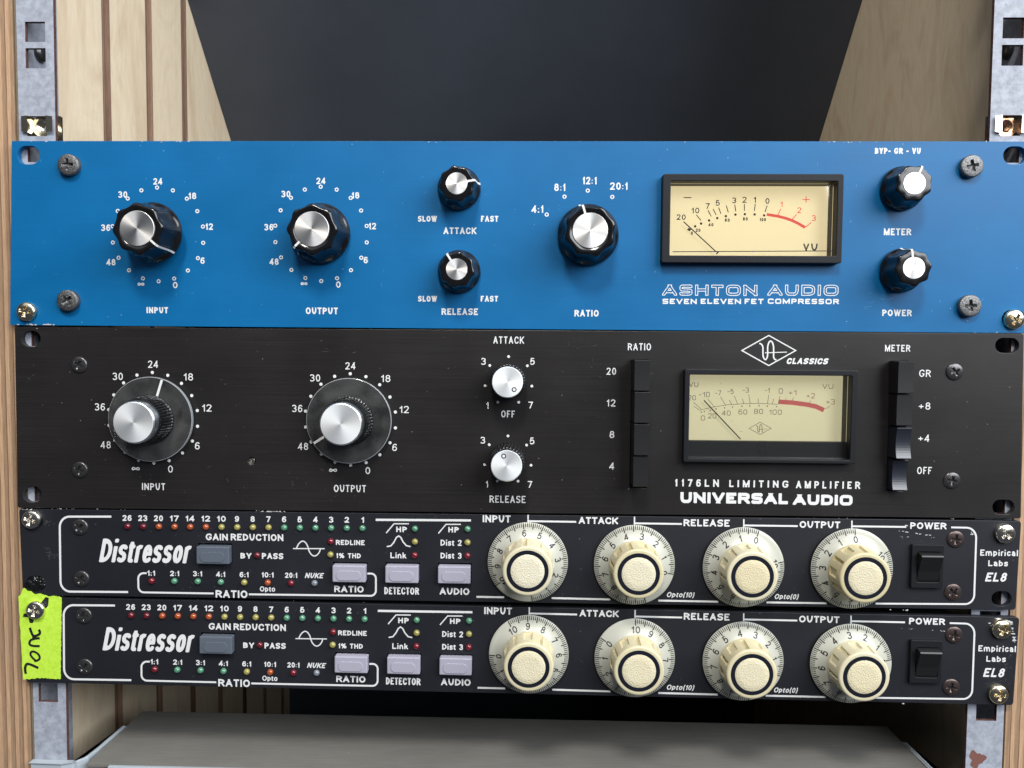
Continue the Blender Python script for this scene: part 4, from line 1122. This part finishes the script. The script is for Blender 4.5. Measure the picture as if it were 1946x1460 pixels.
def face_button(parent, x0, y0, x1, y1, m):
    r = rect_px(x0, y0, x1, y1, -3.0)
    b = link('push_button', box_mesh('push_button', (r[0], -3.0, r[1]), (r[2], 2.0, r[3]), m, .5), parent, (0, 0, 0))
    mx, mz = (r[2] - r[0]), (r[3] - r[1])
    q = rrect(r[0] + mx * .12, r[1] + mz * .12, r[2] - mx * .14, r[3] - mz * .3, mz * .26, 6)
    inner = rrect(r[0] + mx * .15, r[1] + mz * .16, r[2] - mx * .17, r[3] - mz * .34, mz * .22, 6)
    link('finger_pad', plate('finger_pad', [q], 2.95, 3.3, m, .15), b, (0, 0, 0))
    return rrect(r[0] - .45, r[1] - .35, r[2] + .45, r[3] + .9, .3, 2)

D_DX = {}
def twin(idx, label, knobs, origin, rotz, loc):
    U = root('twin_compressor', origin, label, 'rack unit', 'rack units stacked in the cabinet')
    holes = []
    for (x0, y0, x1, y1, m) in ((372.7, 1039.5, 435, 1072.6, M_BTN2), (631.4, 1075.6, 694.3, 1107.2, M_BTN), (731.9, 1076.2, 794.6, 1108.7, M_BTN), (832, 1077.2, 893.8, 1109.7, M_BTN)):
        holes.append(face_button(U, x0, y0, x1, y1, m))
    SWf = rect_px(1732.6, 1035.5, 1793, 1118.3, -1.8)
    pan = [P(36, 967.5), P(1941, 990.5), P(1930, 1159.5), P(43.5, 1131)]
    mounting = [slot_loop(62, 990, 38, 28), slot_loop(68, 1109, 37, 28), slot_loop(1908, 1016, 38, 29), slot_loop(1903.4, 1138, 38, 29)]
    link('front_panel', plate('front_panel', [quad_round(pan, 1.6)] + mounting + holes + [rrect(SWf[0] + 1, SWf[1] + 1, SWf[2] - 1, SWf[3] - 1)], -3.0, 0.0, M_DP, 0.15), U, (0, 0, 0))
    chassis(U, -218, 218, -219.5, -181, 390)
    for (px, py) in ((152.6, 1002), (154.9, 1100)): screw(U, S_BLACK, px, py)
    for (px, py) in ((1815.5, 1025), (1810.5, 1125.5)): screw(U, S_WORN, px, py)
    # LEDs
    cols = 'rroooo' + 'yyyy' + 'gggggg'
    nums = ['26', '23', '20', '17', '14', '12', '10', '9', '8', '7', '6', '5', '4', '3', '2', '1']
    def led(px, py, c): 
        x, z = P(px, py); link('led', LED_MESH[c], U, (x, 0, z), RX)
    for i, c in enumerate(cols):
        px = 242.8 + 29.73 * i; py = 1000.4 + 3.7 * i / 15
        led(px, py, c)
        lettering(U, nums[i], px - 1.2 + i * .1, py - 15.8, {2: 17, 1: 8}[len(nums[i])] if nums[i] != '1' else 5.5, 11, 2.4, gap=.14)
    for px, py, c in ((488.9, 1055.4, 'r'), (628.7, 1029, 'R'), (628, 1054, 'y'), (288.5, 1103.9, 'R'), (331.6, 1104.4, 'g'), (376, 1105, 'g'), (419.8, 1106.2, 'g'), (464.3, 1107, 'y'), (509, 1107.4, 'o'),
                      (553.3, 1108.2, 'R'), (597.8, 1108.2, 'c'), (788.4, 1005, 'g'), (788.4, 1029.8, 'y'), (788, 1055.4, 'R'), (888.5, 1005.5, 'g'), (888.3, 1031.2, 'y'), (888.3, 1056.3, 'R')):
        led(px, py, c)
    T = lambda t, x0, x1, y0, y1, wt=2.6, **k: lettering(U, t, (x0 + x1) / 2, (y0 + y1) / 2, x1 - x0, y1 - y0, wt, **k)
    T('GAIN', 391, 433, 1014.4, 1027, 2.8, gap=.12); T('REDUCTION', 438.5, 538.3, 1015, 1027.8, 2.8, gap=.12)
    lettering(U, 'Distressor', 277, 1047.3, 170, 45, 7.3, shear=.2, gap=.08, R=.95)
    T('BY', 457, 477.8, 1051, 1061.8, 2.7); T('PASS', 497.7, 538.3, 1051.3, 1062.5, 2.7, gap=.13)
    T('REDLINE', 638.3, 693, 1026.5, 1036, 2.2, gap=.13); T('1% THD', 638.9, 685.7, 1051.5, 1061, 2.1, gap=.14)
    for t, px, py, w in (('1:1', 287.2, 1089.4, 15), ('2:1', 332, 1090, 17), ('3:1', 375.5, 1090.5, 17), ('4:1', 419.4, 1091.6, 17), ('6:1', 463.9, 1092.2, 17), ('10:1', 508.4, 1092.7, 23), ('20:1', 553.3, 1093.5, 23)):
        lettering(U, t, px, py, w, 10, 2.2, gap=.12)
    lettering(U, 'NUKE', 597.6, 1094, 34, 10, 2.2, shear=.3, gap=.12)
    lettering(U, 'Opto', 508.4, 1119.5, 29, 10, 2.0, gap=.1)
    T('RATIO', 409.8, 470.3, 1122, 1136.2, 3.1, gap=.12); T('RATIO', 635.3, 691, 1113.5, 1126, 2.9, gap=.12)
    T('HP', 753, 773.4, 1001, 1011.5, 2.6); T('Link', 742, 772, 1050.2, 1061.2, 2.3, gap=.13); T('DETECTOR', 730.4, 796.2, 1116.2, 1130, 2.6, gap=.12)
    T('HP', 852, 872, 1001.6, 1012, 2.6); T('Dist 2', 837.3, 877.2, 1026, 1037.4, 2.3, gap=.12); T('Dist 3', 837.3, 877.2, 1050.7, 1061.8, 2.3, gap=.12); T('AUDIO', 835.7, 892, 1117.5, 1130.5, 2.9, gap=.12)
    T('INPUT', 917.3, 970.3, 979.3, 993, 3.0, gap=.12); T('ATTACK', 1099.9, 1174.3, 983, 996, 3.0, gap=.1); T('RELEASE', 1299, 1386.5, 987.2, 1000.7, 3.0, gap=.13)
    T('OUTPUT', 1519.5, 1596.6, 990.7, 1003.9, 3.0, gap=.11); T('POWER', 1729.8, 1798.5, 993, 1005.8, 2.9, gap=.12)
    lettering(U, 'Opto(10)', 1293.5, 1130.5, 52, 10, 1.9, shear=.25, gap=.12); lettering(U, 'Opto(0)', 1495, 1134, 45, 10, 1.9, shear=.25, gap=.12)
    T('Empirical', 1862.7, 1934.5, 1044.8, 1056.8, 2.4, gap=.16); T('Labs', 1878, 1915.3, 1065, 1076.4, 2.4, gap=.14); lettering(U, 'EL8', 1893.5, 1097, 39, 17.5, 3.6, shear=.25, gap=.14)
    # printed frames and curves
    def strokes(name, lst):
        ink = Ink(0.04)
        for pts, w in lst: line_px(ink, pts, w)
        ink.make(name, U, [M_PRINT])
    def corner(x, y, dx1, dy1, dx2, dy2): return [(x + dx1, y + dy1), (x, y, 1), (x + dx2, y + dy2)]
    strokes('printed_frame', [([(211.5, 982), (133, 982), (113.4, 982.6, 1), (113.7, 1004), (115, 1103), (115.5, 1123.6, 1), (135, 1124.5), (243.5, 1125.3)], 3.8)])
    strokes('printed_frame', [([(278.8, 1089.4), (274, 1089.4), (262.6, 1089.4, 1), (262.8, 1101), (263, 1114), (263, 1125.8, 1), (275, 1126), (405.9, 1128)], 3.4),
                              ([(473, 1129.6), (703, 1132.4), (714.4, 1132.6, 1), (714.4, 1121), (714.4, 1101), (714.4, 1090.2, 1), (704, 1090.2), (698.2, 1090.2)], 3.4)])
    strokes('printed_frame', [([(1807.6, 1002.4), (1836, 1003), (1855, 1003.9, 1), (1855, 1024), (1851.5, 1128), (1851.2, 1148.3, 1), (1832, 1148.2), (1664, 1147.3)], 3.4)])
    strokes('printed_line', [([(714, 988), (894.9, 989.2)], 4.2)])
    strokes('printed_line', [([(905.5, 1134.4), (958, 1135.2)], 3.6)])
    for a, b, c, d in ((1048.4, 1136.8, 1159.9, 1139.3), (1251, 1141.5, 1365, 1143.6), (1456.6, 1145, 1571, 1146.6)):
        strokes('printed_line', [([(a, b), (c, d)], 3.6)])
    for xt, yt, yb, x2, y2 in ((1003.6, 978.8, 993.5, 1095, 991.9), (1205.8, 982, 997.5, 1295.8, 996), (1413.5, 986.7, 1001.8, 1516, 1000), (1618.9, 989.5, 1006, 1722, 1001.6)):
        strokes('pointer_mark', [([(xt, yt), (xt, yb)], 2.6), ([(xt, y2 - 1.3), (x2, y2)], 3.4)])
    strokes('wave_symbol', [([(557, 1042.7), (617, 1042.9)], 2.0), ([(563.5, 1042.5), (568, 1028.5, 1), (583, 1028.5, 1), (589, 1056.8, 1), (606, 1056.8, 1), (609, 1043)], 2.2)])
    strokes('highpass_symbol', [([(733.9, 1013.3), (748.7, 995.6), (777, 995.6)], 2.2)])
    strokes('highpass_symbol', [([(833, 1014), (847.6, 996.7), (875.7, 996.7)], 2.2)])
    strokes('bell_symbol', [([(735, 1039), (743, 1037.5), (749, 1030), (753, 1022), (757.5, 1018.5), (762, 1022), (766, 1030), (772, 1037), (780, 1039)], 2.4)])
    # rocker switch
    rk = rect_px(1743, 1049, 1786, 1107, -1.8)
    sw = link('power_switch', plate('power_switch', [rrect(*SWf, .6, 3), rrect(*rk, .9, 3)], -2.5, 1.8, M_BEZEL, .25), U, (0, 0, 0))
    hh = rk[3] - rk[1]; z1 = rk[3] - .2; z0 = rk[1] + .2
    prof_ = [(2.2, z1), (-0.4, z1), (-5.2, z1 - hh * .05), (-5.6, z1 - hh * .09), (-4.4, z1 - hh * .3), (-2.6, z1 - hh * .62), (-1.6, z0 + .8), (-1.2, z0), (2.2, z0)]
    rm = slab('rocker', prof_, rk[0] + .25, rk[2] - .25, M_BLACK)
    link('rocker', rm, sw, (0, 0, 0))
    for (px, py, th) in knobs: ivory_knob(U, px, py, th, 0)
    U.rotation_euler = (0, rotz, 0)
    U.location = Vector(loc) * MM
    return U
KX = [(1003, 1066.6), (1204.6, 1071.8), (1411, 1076.4), (1616, 1079)]
ORG = (0, 0, -221)
T1 = twin(0, 'upper black one-space rack unit with four ivory dials, printed Distressor, just below the brushed black unit', [(*KX[0], 173), (*KX[1], 102.6), (*KX[2], 20.9), (*KX[3], 2.6)], ORG, 0.0, ORG)
T2 = twin(1, 'lower black one-space rack unit with four ivory dials and green tape on its left ear', [(*KX[0], 267.7), (*KX[1], 300), (*KX[2], 110.5), (*KX[3], 82.6)], ORG, 0.0051, (0.75, 0, -221 - 45.15))
T1['label'] = 'upper black one-space rack unit with four ivory dials, just below the brushed black unit'
wear(T1, [(40, 968, 60, 969, 6, 3), (1845, 1008, 1848, 1018, 6, 3.5), (1700, 1008, 1770, 1018, 12, 3.2), (1690, 1159, 1725, 1160, 4, 4), (1722, 999, 1732, 1003, 5, 4), (1700, 1020, 1790, 1022, 6, 2)], 21)
scratches(T1, [(90, 975, 1900, 1150, 70, 6), (85, 990, 105, 1000, 14, 8), (85, 1040, 110, 1060, 16, 10), (180, 1000, 640, 1110, 20, 8)], 22, M_SCR)
w2 = wear(T2, [(1700, 1012, 1800, 1018, 12, 1.6), (1897, 993, 1925, 1000, 50, 5), (1925, 998, 1932, 1040, 26, 4), (1882, 1000, 1895, 1016, 10, 4), (1715, 1157, 1725, 1159, 3, 4)], 23)
for i in range(1): scratches(T2, [(90, 975, 1900, 1150, 60, 6), (1900, 1030, 1925, 1120, 20, 7)], 24, M_SCR)

# ------------------------------------------------------------------ mounting screws (each its own thing)
def mscrew(px, py, label, me, base=0.0, a=None):
    x, z = P(px, py, -base)
    r = root('mounting_screw', (x, -base, z), label, 'screw', 'cross-head screws holding the units to the rails')
    link('screw_head', me, r, (x, -base, z), (math.pi / 2, random.uniform(0, 1.5) if a is None else a, 0))
    link('screw_shank', radial('screw_shank', [(-9, 2.8), (0, 2.8)], 16, M_SILVER), r, (x, -base, z), RX)
mscrew(52, 592.5, 'yellowish screw in the lower left corner of the blue panel', S_GOLD, .3, .2)
mscrew(1925.5, 607.5, 'yellowish screw in the lower right corner of the blue panel', S_GOLD, .3, .5)
mscrew(61.5, 987, 'pale screw in the top left corner of the upper dial unit', S_SILV, .3, .3)
mscrew(1908.5, 1013.5, 'pale screw in the top right corner of the upper dial unit', S_SILV, .3, .9)
mscrew(69.5, 1159, 'pale screw driven through the green tape', S_SILV, .6, .2)
mscrew(1901.5, 1195, 'yellowish screw in scraped paint, top right of the lower dial unit', S_GOLD, .3, .4)
mscrew(1895.5, 1318.5, 'yellowish screw in the bottom right corner of the lower dial unit', S_GOLD, .3, .1)

# ------------------------------------------------------------------ green tape with handwriting
tp = [(41, 1129), (46, 1117), (52, 1122), (60, 1123), (66, 1129), (78, 1128), (92, 1133), (104, 1132), (118, 1136)]
rd = random.Random(4)
def jag(a, b, n, amp):
    return [(a[0] + (b[0] - a[0]) * i / n + rd.uniform(-amp, amp) * (i > 0), a[1] + (b[1] - a[1]) * i / n + rd.uniform(-amp, amp) * (i > 0)) for i in range(n)]
top = []
for i in range(len(tp) - 1): top += jag(tp[i], tp[i + 1], 3, .9)
edge = top + jag((118, 1136), (116, 1290), 46, .45) + jag((116, 1290), (79, 1288), 16, .8) + jag((79, 1288), (45, 1291), 14, .9) + jag((45, 1291), (36, 1133), 12, .7) + jag((36, 1133), (41, 1129), 4, 1.2)
tape = root('green_tape', (-232, -.5, -262), 'torn neon green tape with black handwriting on the left ear of the lower dial unit', 'tape')
screen_hole = [(53, 1150), (57, 1147), (78, 1146), (88, 1134), (94, 1136), (93, 1150), (86, 1160), (80, 1170), (66, 1176), (64, 1184), (57, 1184), (55, 1173), (44, 1173), (46, 1166), (54, 1164)]
link('tape_strip', plate('tape_strip', [[P(*p) for p in edge], [P(*p) for p in screen_hole]], 0.25, 0.5, M_TAPE), tape, (0, 0, 0))
def zt(x, y): return (30 + x / 7.682, 1120 + y / 7.682)
hw = Ink(.54)
for pts, w in (([(150, 1235), (130, 1180), (150, 1090), (200, 1090), (330, 1150)], 26), ([(270, 1050), (350, 1040), (350, 960), (270, 905), (215, 915), (215, 980), (290, 1040)], 22),
               ([(350, 830), (220, 830), (190, 780), (240, 720), (350, 715)], 24), ([(205, 560), (230, 640), (260, 690), (330, 670), (365, 630), (335, 590)], 26), ([(240, 700), (300, 700)], 24)):
    q = [P(*zt(*p), -.5) for p in pts]; q = [(a[0], a[1], .9) for a in q]
    hw.ribbon(smooth_path(q, False, 1, 6), w * 1.5 / 7.682 / 3.95)
hw.make('handwriting', tape, [M_INK])

# crumpled black tape in the lower left slot of the upper dial unit
bm = bmesh.new(); bmesh.ops.create_icosphere(bm, subdivisions=4, radius=1)
rd = random.Random(9)
from mathutils import noise as mn
for v in bm.verts:
    p = v.co.copy(); k = 1 + .45 * mn.noise(p * 2.2) + .25 * mn.noise(p * 5.0)
    v.co = Vector((p.x * 5.2 * k, p.y * 1.5 * k, p.z * 3.4 * k)) * MM
me = bpy.data.meshes.new('black_tape_scrap'); bm.to_mesh(me); bm.free(); me.materials.append(M_BLKTAPE)
x_, z_ = P(66, 1110)
bt = link('black_tape_scrap', me, None, (x_, 0.5, z_)); bt['label'] = 'crumpled scrap of glossy black tape in a slot above the green tape'; bt['category'] = 'tape scrap'

# ------------------------------------------------------------------ bottom unit
ZT = P(160, 1451.5, 1.0)[1] - .3
A = PZ(275, 1348, ZT); B = PZ(1690, 1385, ZT); Cc = PZ(155, 1450, ZT)
low = root('grey_rack_chassis', (0, 3, ZT - 40), 'grey brushed rack chassis with pale side ears at the bottom of the rack', 'rack unit', 'rack units stacked in the cabinet')
dzr = math.atan2(-1.2, 420)
yb = (A[1] + B[1]) / 2
x0, x1 = A[0], B[0]
lid = slab('lid', [(1.0, ZT - 1.2), (yb, ZT - 1.2), (yb, ZT), (1.0, ZT)], x0, x1, M_ALUTOP)
link('lid', lid, low, (0, 0, 0))
link('chassis', box_mesh('chassis', (x0 + .6, 1.6, ZT - 42), (x1 - .6, yb - .6, ZT - 1.25), M_ALUTOP, .3), low, (0, 0, 0))
link('front_lip', box_mesh('front_lip', (x0 + 12, -1.0, ZT - 42), (x1 - 6, .95, ZT + .2), M_BRACKET, .4), low, (0, 0, 0))
def ear(sgn, xw):
    # ear on the rail, bending back along the chassis side
    xs = x0 if sgn < 0 else x1
    pts = [(xw, 0.2), (xs + sgn * 12, 0.0), (xs + sgn * 7.5, 1.5), (xs + sgn * 4.2, 6), (xs + sgn * 3.2, 14), (xs + sgn * 2.2, 38)]
    th = 2.2
    inner = [(p[0], p[1] + th) if i < 2 else (p[0] - sgn * th, p[1] + th * .4) for i, p in enumerate(pts)]
    lp = pts + inner[::-1]
    n = len(lp); v = [(a, b, ZT - 42) for a, b in lp] + [(a, b, ZT + 0.9) for a, b in lp]
    f = [tuple(range(n)), tuple(range(2 * n - 1, n - 1, -1))] + [(i, i + n, (i + 1) % n + n, (i + 1) % n) for i in range(n)]
    me = mesh('rack_ear', v, f, M_BRACKET)
    bm = bmesh.new(); bm.from_mesh(me); bmesh.ops.recalc_face_normals(bm, faces=bm.faces); bmesh.ops.bevel(bm, geom=[e for e in bm.edges if e.verts[0].co.z > (ZT - 1) * MM and e.verts[1].co.z > (ZT - 1) * MM], offset=.7 * MM, segments=3, affect='EDGES'); bm.to_mesh(me); bm.free()
    link('rack_ear', me, low, (0, 0, 0))
ear(-1, -238.5); ear(1, 238.5)
print('lower unit', A, B, Cc, 'objects', len(bpy.data.objects))
